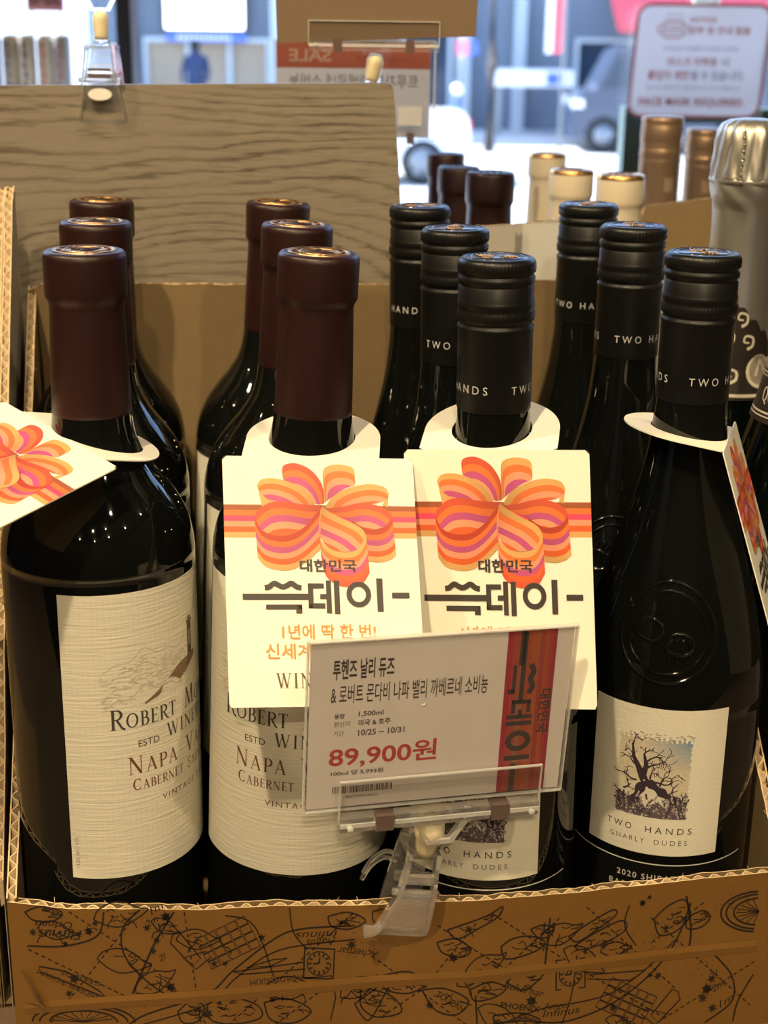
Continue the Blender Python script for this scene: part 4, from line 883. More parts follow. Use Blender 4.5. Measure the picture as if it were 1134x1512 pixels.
for i, (t, b_, ang, lab) in enumerate(specM):
    o = m0 if i == 0 else copy_tree(m0); lean(o, t, b_); spin(o, ang, ('front_label', 'capsule')); tag(o, lab, 'wine bottle', GR_M)
specT = [((35.1, -6.4), (39.4, -6.8), -11, 24, 'black screw capped bottle wearing the middle bow tag, behind the price card'),
         ((119.8, 15.2), (119.8, 15.2), -14.5, -17.7, 'black screw capped bottle showing its full tree picture label and round glass medallion'),
         ((21.1, 79.5), (25, 79.5), -12, -55, 'black screw capped bottle directly behind the one with the middle bow tag'),
         ((104, 99.6), (104, 99.6), -8, -30, 'black screw capped bottle directly behind the right front bottle with the tree picture'),
         ((5.9, 164.5), (9, 164.5), -12, 48, 'rearmost black screw capped bottle next to the slanted end of the wood board'),
         ((93.3, 185.4), (93.3, 185.4), -12, -78, 'rearmost black screw capped bottle of the right column, in front of the cream capsules')]
t0 = make_shiraz()
for i, (t, b_, ang, ca, lab) in enumerate(specT):
    o = t0 if i == 0 else copy_tree(t0); lean(o, t, b_); spin(o, ang, ('front_label', 'lower_band', 'glass_body')); spin(o, ca, ('screw_cap',)); tag(o, lab, 'wine bottle', GR_T)

# ================================================================== BOW TAGS
RED, ORG, PUR, SAL, DOR, GLD, BRN, PNK, DRD = (.62, .085, .035), (.78, .17, .035), (.50, .075, .22), (.80, .30, .17), (.72, .11, .02), (.66, .36, .12), (.33, .085, .03), (.80, .06, .14), (.50, .05, .02)
def bow_art(mb, fn):
    """the printed ribbon bow; drawn on a 1000 x 1318 sheet, v running down; layer k lies a hair above the last"""
    lay = [0]
    def band(A, B, cols, n=30, s0=.62, s1=1.0, wd=None):
        lay[0] += 1; k = lay[0]
        a = crom([(x - 30, y - 42, 0) for x, y in A], 10); c = crom([(x - 30, y - 42, 0) for x, y in B], 10)
        def pick(P, t):
            f = t * (len(P) - 1); i = min(len(P) - 2, int(f)); return P[i].lerp(P[i + 1], f - i)
        N = len(cols)
        def pt(t, s_):
            p, q = pick(a, t), pick(c, t); d = (q - p).length
            f = s_ if wd is None else (min(1.0, s_ * wd / max(d, 1e-3)) if s_ < 1 else 1.0)
            return p.lerp(q, f)
        for j, col in enumerate(cols):
            for i in range(n):
                t0, t1 = i / n, (i + 1) / n
                q = [pt(t, s_) for t, s_ in ((t0, j / N), (t1, j / N), (t1, (j + 1) / N), (t0, (j + 1) / N))]
                if (q[0] - q[3]).length + (q[1] - q[2]).length < .8: continue
                sh_ = s0 + (s1 - s0) * min(1, ((t0 + t1) / 2) / .5); mb.face([fn(p.x, p.y, .03 + .018 * k) for p in q], 'ink', tuple(c_ * sh_ for c_ in col))
    band([(30, 305), (1030, 305)], [(30, 482), (1030, 482)], [BRN, ORG, PNK, SAL, DOR, GLD], s0=1)
    band([(556, 296), (552, 200), (500, 118), (420, 78), (350, 92), (345, 150)], [(556, 296), (520, 300), (470, 285), (410, 255), (360, 215), (345, 150)], [RED, ORG, PUR, SAL, ORG], wd=185)
    band([(558, 290), (556, 140), (575, 95), (640, 80), (710, 95), (724, 130)], [(560, 292), (580, 275), (625, 240), (670, 212), (715, 195), (724, 180)], [GLD, ORG, SAL, PUR], wd=150)
    band([(208, 195), (215, 225), (252, 262), (330, 300)], [(232, 316), (246, 310), (278, 304), (330, 300)], [GLD, GLD], s0=1)
    band([(510, 306), (470, 240), (400, 190), (310, 163), (235, 168), (208, 200)], [(505, 310), (430, 312), (350, 304), (280, 284), (232, 250), (208, 205)], [GLD, ORG, SAL, PUR, SAL], wd=150)
    band([(897, 225), (892, 250), (868, 285)], [(886, 312), (876, 308), (860, 302)], [GLD], s0=1)
    band([(562, 314), (605, 255), (690, 208), (790, 186), (872, 200), (897, 235)], [(590, 335), (680, 310), (760, 300), (830, 290), (884, 270), (897, 238)], [GLD, ORG, SAL, DOR], wd=135)
    band([(548, 304), (450, 302), (350, 287), (270, 294), (205, 340), (190, 378)], [(538, 316), (460, 412), (380, 464), (295, 470), (225, 440), (190, 380)], [RED, ORG, PUR, SAL, DOR], wd=185)
    band([(190, 375), (225, 440), (295, 470), (380, 464), (460, 412), (540, 314)], [(200, 590), (240, 635), (310, 655), (380, 650), (450, 612), (526, 545)], [DRD, ORG, PUR, SAL, DOR, GLD], s0=1, s1=.85)
    band([(565, 322), (650, 312), (740, 292), (830, 302), (895, 340), (907, 374)], [(575, 335), (690, 385), (740, 415), (800, 434), (870, 416), (907, 376)], [RED, ORG, PUR, SAL, DOR], wd=165)
    band([(907, 372), (870, 416), (830, 432), (780, 432), (740, 415), (690, 383)], [(918, 570), (890, 595), (840, 610), (790, 608), (762, 600), (740, 560)], [DRD, ORG, PUR, SAL, DOR, GLD], s0=1, s1=.8)
    band([(545, 312), (600, 352), (670, 387), (730, 417), (758, 446), (767, 470)], [(538, 325), (524, 440), (548, 510), (610, 552), (710, 545), (767, 475)], [GLD, ORG, SAL, PUR, SAL, DOR], wd=200)
    band([(540, 316), (524, 420), (532, 492), (575, 538), (645, 558), (720, 540), (768, 468)], [(530, 500), (530, 600), (548, 680), (590, 722), (650, 742), (730, 728), (775, 665)], [GLD, ORG, SAL, PUR, DOR, RED], s0=.85)
    blk = (.045, .035, .03); top = .30
    g = lambda x, y: fn(x, y, top)
    f2 = lambda x, y: g(x, -y)
    put_text(mb, '대한민국', 386, -622, 294, 68, f2, blk, bold=.03)
    # lettering of the big headline, squared strokes
    def Q(x, y): return (x - 62) / 538 * 1000, (y - 60) / 704 * 1318
    bar = lambda x0, y0, x1, y1: mb.face([g(*Q(x0, y0)), g(*Q(x1, y0)), g(*Q(x1, y1)), g(*Q(x0, y1))], 'ink', blk)
    bar(108, 453, 298, 470)
    stroke(mb, [Q(p.x, p.y) for p in crom([(170, 436, 0), (182, 434, 0), (197, 424, 0), (210, 430, 0), (221, 434, 0), (232, 430, 0), (245, 424, 0), (260, 434, 0), (272, 436, 0)], 5)], 28, g, blk)
    bar(172, 483, 272, 497); bar(255, 484, 272, 508)
    bar(290, 424, 334, 438); bar(290, 424, 304, 494); bar(290, 480, 336, 494); bar(323, 454, 344, 468); bar(340, 416, 354, 508); bar(362, 416, 377, 510)
    ring = [Q(430 + 27 * math.cos(2 * math.pi * i / 40), 455 + 29 * math.sin(2 * math.pi * i / 40)) for i in range(40)]
    stroke(mb, ring, 27, g, blk, closed=True); bar(480, 410, 497, 504); bar(522, 450, 570, 466)
    gold = (.58, .27, .06)
    X0, Y0 = Q(214, 580); put_text(mb, '1년에 딱 한 번!', X0, -Y0, 480, 78, f2, gold, bold=.016)
    X0, Y0 = Q(166, 634); put_text(mb, '신세계', X0, -Y0, 238, 80, f2, gold, bold=.016)
    X0, Y0 = Q(193, 712); serif(mb, 'WIN', X0, -Y0, 190, 74, f2, (.12, .075, .03), 1.0)
def make_tag(A, B, C, D, tip, neck, hole_r, label, name='bow_tag'):
    """A, B: ends of the fold; C, D: lower ends of the panel below B and A; tip: direction of the collar; neck: axis point of the bottle at the collar"""
    A, B, C, D, tip = map(Vector, (A, B, C, D, tip)); mid = (A + B) / 2
    r = empty(name, mid)
    e = (B - A).normalized(); t = tip - e * tip.dot(e); t.normalize(); nrm = e.cross(t); nrm = nrm if nrm.z > 0 else -nrm
    # hole centre: where the bottle axis pierces the collar plane
    nk = Vector(neck); ax = Vector((0, 0, 1)); k = (mid - nk).dot(nrm) / ax.dot(nrm); hc = nk + ax * k; rel = hc - mid; s0, t0_ = rel.dot(e), rel.dot(t)
    out = []; n = 72
    for i in range(n):
        a = 2 * math.pi * i / n; dx, dy = math.sin(a), math.cos(a); R2 = 27.5
        if dy < 0:
            lim = t0_ / -dy if dy < -1e-6 else 1e9; lim2 = 27.5 / abs(dx) if abs(dx) > 1e-6 else 1e9; rr = min(lim, lim2)
        else: rr = R2
        out.append((s0 + dx * rr, t0_ + dy * rr, dx, dy))
    P = lambda s_, t2, d: e * s_ + t * t2 + nrm * d
    b = MB(); th = .5
    for i in range(n):
        o1, o2 = out[i], out[(i + 1) % n]; h1 = (s0 + o1[2] * hole_r, t0_ + o1[3] * hole_r); h2 = (s0 + o2[2] * hole_r, t0_ + o2[3] * hole_r)
        b.face([P(o1[0], o1[1], 0), P(h1[0], h1[1], 0), P(h2[0], h2[1], 0), P(o2[0], o2[1], 0)], 'tag_card'); b.face([P(o1[0], o1[1], -th), P(o2[0], o2[1], -th), P(h2[0], h2[1], -th), P(h1[0], h1[1], -th)], 'tag_card')
        b.face([P(o1[0], o1[1], 0), P(o2[0], o2[1], 0), P(o2[0], o2[1], -th), P(o1[0], o1[1], -th)], 'tag_card'); b.face([P(h2[0], h2[1], 0), P(h1[0], h1[1], 0), P(h1[0], h1[1], -th), P(h2[0], h2[1], -th)], 'tag_card')
    b.build('collar', r)
    A, B, C, D = A - mid, B - mid, C - mid, D - mid; pn = ((D - A).cross(B - A)).normalized()
    W, H = 1000.0, 1318.0
    def fn(x, y, d=0.0):
        u, v = x / W, y / H; p = A * (1 - u) * (1 - v) + B * u * (1 - v) + C * u * v + D * (1 - u) * v; return p + pn * d
    b = MB(); rc = 22; oc = []
    for (cx_, cy_, a0) in ((rc, rc, 180), (W - rc, rc, 270), (W - rc * .5, H - rc * .5, 0), (rc * .5, H - rc * .5, 90)):
        q = rc if cy_ < 100 else rc * .5
        for k in range(5): a = R_(a0 + 22.5 * k); oc.append((cx_ + q * math.cos(a), cy_ + q * math.sin(a)))
    ys = [0, rc] + [rc + (H - 2 * rc) * k / 16 for k in range(1, 17)] + [H]
    def xr(y):
        q = rc if y < rc else (rc * .5 if y > H - rc * .5 else 0)
        if not q: return 0.0, W
        dy = (rc - y) if y < rc else (y - (H - q)); k = q - math.sqrt(max(0, q * q - dy * dy)); return k, W - k
    for y0, y1 in zip(ys, ys[1:]):
        a0, a1 = xr(y0); c0, c1 = xr(y1)
        for k in range(12):
            t0, t1 = k / 12, (k + 1) / 12; q = [(a0 + (a1 - a0) * t0, y0), (a0 + (a1 - a0) * t1, y0), (c0 + (c1 - c0) * t1, y1), (c0 + (c1 - c0) * t0, y1)]
            b.face([fn(*p, 0) for p in q], 'tag_card'); b.face([fn(*p, -.5) for p in q][::-1], 'tag_card')
    for i in range(len(oc)): p, q = oc[i], oc[(i + 1) % len(oc)]; b.face([fn(*p, 0), fn(*p, -.5), fn(*q, -.5), fn(*q, 0)], 'tag_card')
    bow_art(b, lambda x, y, d: fn(x, y, d)); b.build('printed_panel', r)
    tag(r, label, 'bottle tag', 'bow tags hung on the front bottles'); return r
make_tag((-72.6, -21, 226), (3.4, -21, 226), (10.5, -74, 143.6), (-65.1, -74, 140.9), (0, .98, .15), (-37.3, -1.4, 228), 17.2, 'cream card tag with a striped bow hanging in front of the second maroon capsule bottle')
make_tag((-.1, -18, 229), (72.4, -30, 233.5), (78.6, -54, 133.5), (5.6, -46, 128.7), (.163, .987, .24), (35.6, -6.4, 232), 16.4, 'cream card tag with a striped bow hanging from the middle black screw cap bottle')
pv = Vector((-.64, -.74, -.2)).normalized() * 106; pe = Vector((56.4, -49, -13)).normalized()
A_ = Vector((-166.4, 6, 240)); B_ = Vector((-110, -43, 227)); make_tag(A_, B_, B_ + pv, A_ + pv, (.62, .72, -.24), (-126.8, -7.4, 229), 17.2, 'cream bow tag flipped out flat to the left on the front left bottle')
A2 = Vector((147.6, 52, 225)); B2_ = Vector((127.5, -18, 230)); hv = (Vector((.96, -.277, 0)) * math.cos(R_(71)) - Vector((0, 0, 1)) * math.sin(R_(71))) * 106
make_tag(B2_, A2, A2 + hv, B2_ + hv, (-.95, .277, .13), (119.8, 15.2, 229), 16.2, 'cream bow tag turned sideways at the right edge on the tree label bottle')

# ================================================================== PRICE CARD AND CLEAR CLIPS
def eul(a, b_, c):
    return Matrix.Rotation(R_(a), 4, 'Z') @ Matrix.Rotation(R_(b_), 4, 'X') @ Matrix.Rotation(R_(c), 4, 'Y')
XC = Matrix.Translation((17.1, -74.05, 173.5)) @ eul(14.35, 4.68, 1.01)
LOC = lambda M_: (Matrix.Translation(M_.translation * S) @ M_.to_3x3().to_4x4())
pc = empty('price_card'); pc.matrix_world = LOC(XC)
b = MB(); b.box((-51.5, -.15, -73), (51.5, .15, -.8), 'price_paper')
def fc(x, y, d=0.0): return (x - 52.5, -.2 - d, -y)
fct = lambda x, y: fc(x, -y)
K = (.055, .045, .045)
put_text(b, '투헨즈 날리 듀즈', 9.6, -16.6, 23.6, 8.6, fct, K, bold=.022); put_text(b, '& 로버트 몬다비 나파 밸리 까베르네 소비뇽', 9.2, -27, 61.6, 8.2, fct, K, bold=.009)
put_text(b, '용량', 10.8, -33.5, 4.0, 2.3, fct, K, bold=.015); put_text(b, '1,500ml', 20.2, -33.3, 9.7, 2.5, fct, K, bold=.02); put_text(b, '원산지', 10.7, -37, 6.3, 2.4, fct, K); put_text(b, '미국 & 호주', 20.3, -37.2, 12.5, 2.7, fct, K, bold=.02)
put_text(b, '기간', 10.7, -41.1, 4.0, 2.3, fct, K); put_text(b, '10/25 ~ 10/31', 20.3, -41.5, 18.3, 2.6, fct, K, bold=.02)
put_text(b, '89,900원', 9.3, -55.6, 42.8, 10.2, fct, (.48, .06, .045), bold=.018)
put_text(b, '100ml 당 5,993원', 10.3, -58.9, 20.8, 2.3, fct, K, bold=.02); put_text(b, '8809799358022', 16.4, -69.3, 13, 1.1, fct, K)
rb = random.Random(5); x = 11.2
while x < 34.6:
    w = rb.choice((.22, .22, .4, .6)); b.face([fc(x, 63.7, .02), fc(x, 66.9, .02), fc(x + w, 66.9, .02), fc(x + w, 63.7, .02)], 'ink', K); x += w + rb.choice((.2, .3, .5))
edges = [77.3, 79.6, 81.4, 83.0, 85.0, 87.2, 89.4, 90.6, 92.6, 94.2, 95.6, 97.2]; cols = [(.36, .03, .055), (.40, .06, .05), (.33, .08, .05), (.30, .12, .07), (.35, .07, .035), (.40, .085, .035), (.36, .11, .05), (.32, .05, .05), (.40, .085, .035), (.36, .05, .045), (.33, .03, .065)]
for i, c_ in enumerate(cols): b.face([fc(edges[i], .9, .03), fc(edges[i] + .6, 72.9, .03), fc(edges[i + 1] + .6, 72.9, .03), fc(edges[i + 1], .9, .03)], 'ink', c_)
# the same headline turned a quarter clockwise on the striped band
def band_bar(x0, y0, x1, y1): b.face([fc(x0, y0, .06), fc(x0, y1, .06), fc(x1, y1, .06), fc(x1, y0, .06)], 'ink', K)
vx = lambda t: 90.5 - (t - 410) * (11.0 / 98)      # across
vy = lambda s_: 15.6 + (s_ - 172) * (43.0 / 325)   # along
def vbar(x0, y0, x1, y1): band_bar(vx(y1), vy(x0), vx(y0), vy(x1))
vbar(66, 454, 298, 471); band_bar(82.6, .9, 84.8, 16); vbar(172, 486, 268, 499); vbar(252, 486, 268, 512); vbar(290, 424, 334, 438); vbar(290, 424, 304, 494); vbar(290, 480, 336, 494); vbar(323, 454, 344, 468); vbar(340, 416, 354, 508); vbar(362, 416, 377, 510); vbar(480, 410, 497, 504); band_bar(82.9, 60, 85.2, 72.9)
stroke(b, [(vx(p.y), vy(p.x)) for p in crom([(172, 436, 0), (197, 424, 0), (221, 434, 0), (245, 424, 0), (270, 436, 0)], 5)], 2.3, lambda x, y: fc(x, y, .06), K)
stroke(b, [(vx(458 + 36 * math.sin(2 * math.pi * i / 30)), vy(430 + 27 * math.cos(2 * math.pi * i / 30))) for i in range(30)], 2.3, lambda x, y: fc(x, y, .06), K, closed=True)
put_text(b, '대한민국', 0, 0, 20, 5.2, lambda x, y: fc(91.6 + y, 27 + x, .06), K, bold=.03) if False else put_text(b, '대한민국', 0, 0, 20, 5.0, lambda x, y: fc(92.2 + y, 27 + x, .06), K, bold=.03)
b.build('paper', pc)
tag(pc, 'white priced card with red 89,900 figures and a striped band, in the clear clip', 'price card')

def clip_body(root, w=20.0, mirror=1):
    """a clear spring clamp seen from the front: top stem, pinched middle and spreading jaw; origin at the pivot, z up"""
    def plate(name, prof, th):
        b = MB(); n = len(prof); vs = []
        for (y, z, hw) in prof: vs += [(-hw, y, z), (hw, y, z), (hw, y + th, z), (-hw, y + th, z)]
        fs = []
        for i in range(n - 1):
            for k in range(4): fs.append((i * 4 + k, i * 4 + (k + 1) % 4, i * 4 + 4 + (k + 1) % 4, i * 4 + 4 + k))
        fs.append((3, 2, 1, 0)); e = (n - 1) * 4; fs.append((e, e + 1, e + 2, e + 3)); b.mesh(vs, fs, 'clear_plastic'); return b.build(name, root)
    h = w / 2
    # front jaw: ladder of two rails with cross bars
    b = MB(); prof = [(-7.0, 17, .62 * h), (-8.5, 10, .66 * h), (-9.5, 4, .72 * h), (-9.5, -3, .80 * h), (-7.5, -12, .95 * h), (-5.0, -20, 1.08 * h), (-3.0, -25, 1.12 * h)]
    for sg in (-1, 1):
        for (p, q) in zip(prof, prof[1:]):
            v = []
            for (y, z, hw) in (p, q): v += [(sg * hw - .9, y - 1.2, z), (sg * hw + .9, y - 1.2, z), (sg * hw + .9, y + 2.6, z), (sg * hw - .9, y + 2.6, z)]
            b.mesh(v, [(0, 1, 5, 4), (1, 2, 6, 5), (2, 3, 7, 6), (3, 0, 4, 7)] + ([(3, 2, 1, 0)] if p is prof[0] else []) + ([(4, 5, 6, 7)] if q is prof[-1] else []), 'clear_plastic')
    for (y, z, hw, dz) in ((-7.6, 16, .62, 2.2), (-9.2, 5.5, .70, 3.6), (-9.8, -2, .80, 2.4), (-3.6, -24, 1.10, 2.4)): b.box((-hw * h + .9, y - 1.0, z - dz / 2), (hw * h - .9, y + 1.6, z + dz / 2), 'clear_plastic')
    b.build('front_jaw', root)
    plate('front_window', [(-8.2, -4, .76 * h), (-6.5, -12, .88 * h), (-4, -20, 1.0 * h), (-2.5, -23, 1.04 * h)], 1.2)
    plate('rear_jaw', [(9.5, 18, .55 * h), (8.6, 10, .7 * h), (7.2, 2, .8 * h), (6.2, -8, .9 * h), (5.4, -16, .95 * h), (6.2, -22, .98 * h)], 1.8)
    b = MB(); b.tube([(-h * 1.05, -8.0, -1.5), (h * 1.05, -8.0, -1.5)], 1.5, 'clear_plastic', 12); b.tube([(-h * .82, -1.0, 1.5), (h * .82, -1.0, 1.5)], 2.3, 'clear_plastic', 14)
    b.build('pivot', root)
    b = MB(); b.box((-h * .72, -6, 14), (h * .72, 8, 16.4), 'clear_plastic'); b.tube([(0, 0, 16), (0, 0, 21)], [5.2, 4.2], 'clear_plastic', 16); b.build('stem_bridge', root)
def ball_joint(root, p, q, r0=4.3, r1=3.6):
    b = MB(); p, q = Vector(p), Vector(q); n = 7
    b.tube([p.lerp(q, k / n) for k in range(n + 1)], [r0 * .8, r0 * 1.05, r0 * 1.12, r0 * 1.05, r1 * 1.05, r1, r1 * .95, r1 * .8], 'cream_plastic', 20); b.build('ball_joint', root)
def grip_bar(root, x0, x1, zt, zb, y=-1.6, back=True, sleeves=((-20.6, 9), (25.8, 9)), sl=7.5, plate_top=None):
    """hinged clear grip: front lip, square bar in three lengths and two dark sleeves; x along the card"""
    b = MB(); b.box((x0, y - 1.1, zb), (x1, y - .1, plate_top if plate_top is not None else zt), 'acrylic_sheet')
    t_ = plate_top if plate_top is not None else zt
    for (lo, hi) in (((x0, y - 1.15, t_ - .5), (x1, y - .05, t_ + .1)), ((x0 - .1, y - 1.15, zb), (x0 + .45, y - .05, t_)), ((x1 - .45, y - 1.15, zb), (x1 + .1, y - .05, t_))): b.box(lo, hi, 'acrylic_edge')
    b.build('front_lip', root)
    b = MB(); b.box((x0 + 2, .9, zb + 3), (x1 - 2, 1.9, t_ - 1), 'acrylic_sheet'); b.build('rear_lip', root)
    b = MB(); xs = [x0]
    for c, w in sleeves: xs += [c - sl / 2, c + sl / 2]
    xs.append(x1)
    for k in range(0, len(xs), 2):
        b.box((xs[k] + .3, y - 2.4, zb - 3.4), (xs[k + 1] - .3, y + 2.6, zb + 2.6), 'clear_plastic'); b.box((xs[k] + .3, y - 3.1, zb - 1.0), (xs[k + 1] - .3, y - 2.3, zb + .6), 'acrylic_edge')
    for sx_ in (x0 + 4, x1 - 4): b.lathe([(0, 0), (1.2, 0), (1.2, 3), (0, 3)], 'acrylic_edge', 12, xf=Matrix.Translation((sx_, y - 2.4, zb - .4)) @ Matrix.Rotation(R_(90), 4, 'X'))
    b.build('hinge_bar', root)
    for c, w in sleeves:
        b = MB(); b.box((c - sl / 2 + .2, y - 2.8, zb - 4), (c + sl / 2 - .2, y + 2.8, zb + 3), 'brown_sleeve'); b.build('dark_sleeve', root)
def bracket(root, x0, x1, zt, zb, y=-1.0):
    b = MB(); w = (x1 - x0) / 2; c = (x0 + x1) / 2
    out = [(c - w, zt), (c - w * .42, zb), (c + w * .42, zb), (c + w, zt)]; inn = [(c - w * .8, zt - .2), (c - w * .32, zb + 2), (c + w * .32, zb + 2), (c + w * .8, zt - .2)]
    for i in range(3):
        q = [out[i], out[i + 1], inn[i + 1], inn[i]]; b.prism(q, y - 1.6, y + 1.6, 'clear_plastic', lambda x, z, d: (x, d, z), 'acrylic_edge')
    b.prism([inn[0], inn[1], inn[2], inn[3]], y - .3, y + .3, 'acrylic_sheet', lambda x, z, d: (x, d, z)); b.build('bracket', root)
# holder of the price card
ch = empty('sign_clip'); ch.matrix_world = LOC(XC)
b = MB(); b.box((-52.6, -1.1, -74), (52.6, -.5, 0), 'acrylic_sheet'); b.box((-52.6, .5, -74), (52.6, 1.1, 0), 'acrylic_sheet')
for lo, hi in (((-52.7, -1.2, -.35), (52.7, 1.2, .25)), ((-52.9, -1.2, -74), (-52.3, 1.2, .2)), ((52.3, -1.2, -74), (52.9, 1.2, .2)), ((-52.7, -1.2, -74.4), (52.7, 1.2, -73.9))): b.box(lo, hi, 'acrylic_edge')
b.build('clear_sleeve', ch)
grip_bar(ch, -39, 43, -60.2, -79.0, sleeves=((-20.6, 9), (26.5, 9)), plate_top=-60.2, y=-2.0)
bracket(ch, -9.5, 15.5, -81, -93.5)
ball_joint(ch, (.5, 2.5, -85), (-.5, 6.0, -103), 5.6, 4.6)
cb = empty('clamp'); cb.parent = ch
XB = Matrix.Translation((6.4, -53, 54)) @ Matrix.Rotation(R_(12), 4, 'Y') @ Matrix.Rotation(R_(14), 4, 'Z')
cb.matrix_parent_inverse = Matrix.Identity(4); cb.matrix_basis = LOC(XC).inverted() @ LOC(XB)
clip_body(cb, 19)
b = MB()
for zo in (0, 3): b.tube(crom([(-7, 4, 8 - zo), (-11, 8, 7 - zo), (-15.5, 9, 2 - zo), (-18, 9, -5 - zo)], 5), 1.1, 'clear_plastic', 8)
b.tube(crom([(-9, -5, -18), (-12, -6, -22), (-17, -6, -23)], 5), [1.6, 1.7, 1.8, 1.9, 2, 2.2, 2.4, 2.6, 2.8, 2.9, 3.0], 'clear_plastic', 10); b.build('finger_lever', cb)
tag(ch, 'clear plastic sign clip gripping the front edge of the carton under the price card', 'sign clip')
# clips on the board behind
bl = empty('sign_clip', (-169.5, 254.5, 362)); 
c2 = empty('clamp'); c2.parent = bl; clip_body(c2, 23)
b = MB(); b.prism([(6.5 * math.cos(2 * math.pi * k / 28), -9 + 3.2 * math.sin(2 * math.pi * k / 28)) for k in range(28)], -11.6, -10.4, 'white_sticker', lambda x, z, d: (x, d, z)); b.build('white_sticker', c2)
b = MB(); b.box((-6, -10.9, -.2), (6, -9.4, 1.6), 'brown_sleeve'); b.box((-6, -10.9, 3.2), (6, -9.6, 4.6), 'brown_sleeve'); b.build('dark_sleeve', c2)
ball_joint(bl, (0, 0, 34), (0, 0, 19), 4.0, 4.0); bracket(bl, -11.5, 11.5, 46, 34, 0)
grip_bar(bl, -38, 44, 62, 49.5, y=0, sleeves=((-23, 9), (23, 9)), plate_top=66)
tag(bl, 'clear sign clip with an oval white sticker clamped on the wood board at upper left', 'sign clip')
bc = empty('sign_clip', (-20, 252, 376)); 
ball_joint(bc, (1.0, 3, -.5), (-1.5, 5, -14), 4.2, 4.2); bracket(bc, -12.5, 11.5, 11, -.5, 2)
grip_bar(bc, -36, 35.5, 17, 4.5, y=0, sleeves=((-20, 9), (19.5, 9)), plate_top=17, sl=4.6)
c3 = empty('clamp', (-1, 16.5, -34)); c3.parent = bc; c3.rotation_euler = (0, 0, math.pi); clip_body(c3, 20)
tag(bc, 'clear sign clip behind the wood board holding up the plain brown card', 'sign clip')
b = MB(); b.prism([(-54, 0.5), (54, 5.5), (56, 75), (-56, 75)], -.3, .3, 'brown_card', lambda x, z, d: (x, d, z))
tag(b.build('brown_card', None, (-19, 252.2, 380.2)), 'blank brown back of a sign card at the top centre edge', 'sign card')
# poster with print showing through, in a clear stand
ps = empty('sale_card', (-38, 430, 320))
b = MB(); b.face([(-51.5, 0, 0), (51, 0, 0), (51, 0, 61), (-51.5, 0, 61)], 'poster_paper')
fp = lambda x, y: (x, -.1, y); fb = lambda x, y: (x, -.2, y)
b.face([fp(-51.4, 44), fp(50.9, 44), fp(50.9, 60.6), fp(-51.4, 60.6)], 'thin_ink', (.47, .15, .10))
put_text(b, 'SALE', -43, 48, 28, 8, fb, (.62, .47, .38), m='thin_ink', mirror=True, bold=.02); put_text(b, 'October FESTA', 1, 48, 40, 4.4, fb, (.40, .11, .08), m='thin_ink', mirror=True)
put_text(b, '트루차드 까베르네 소비뇽', -43, 31.5, 86, 9, fp, (.16, .13, .11), m='thin_ink', mirror=True, bold=.004); put_text(b, '용량', 37, 11, 5, 2.4, fp, (.3, .25, .2), m='thin_ink', mirror=True); put_text(b, '원산지', 27, 3, 12, 2.4, fp, (.34, .28, .22), m='thin_ink', mirror=True)
b.build('paper', ps); tag(ps, 'cream sale card with a red header seen in mirror writing behind the board', 'sign card')
pst = empty('sign_holder', (-38, 430, TAB)); pst.location.z = -.024
b = MB(); b.box((-53, -1.2, 342), (54, -.6, 406), 'acrylic_sheet'); b.box((-53, .6, 342), (54, 1.2, 406), 'acrylic_sheet')
for lo, hi in (((-53.4, -1.3, 342), (-52.8, 1.3, 406)), ((53.4, -1.3, 342), (54.6, 1.3, 406)), ((-53, -1.3, 405.4), (54, 1.3, 406.2))): b.box(lo, hi, 'acrylic_edge')
b.build('clear_sleeve', pst)
b = MB(); b.box((-5, -3, 338), (40, 3, 344), 'clear_plastic'); b.box((36, -3.6, 340), (41, 3.6, 347), 'brown_sleeve'); b.box((-1, -2, 20), (3, 2, 340), 'clear_plastic'); b.build('stem', pst)
b = MB(); b.lathe([(0, -8), (22, -8), (22, -2), (6, 8), (4, 22), (0, 22)], 'clear_plastic', 32); b.build('foot', pst)
b = MB(); b.box((30, -4, 352), (46, -1.4, 364), 'acrylic_edge'); b.build('front_tab', pst)
tag(pst, 'clear stand carrying the mirrored sale card behind the wood board', 'sign holder')

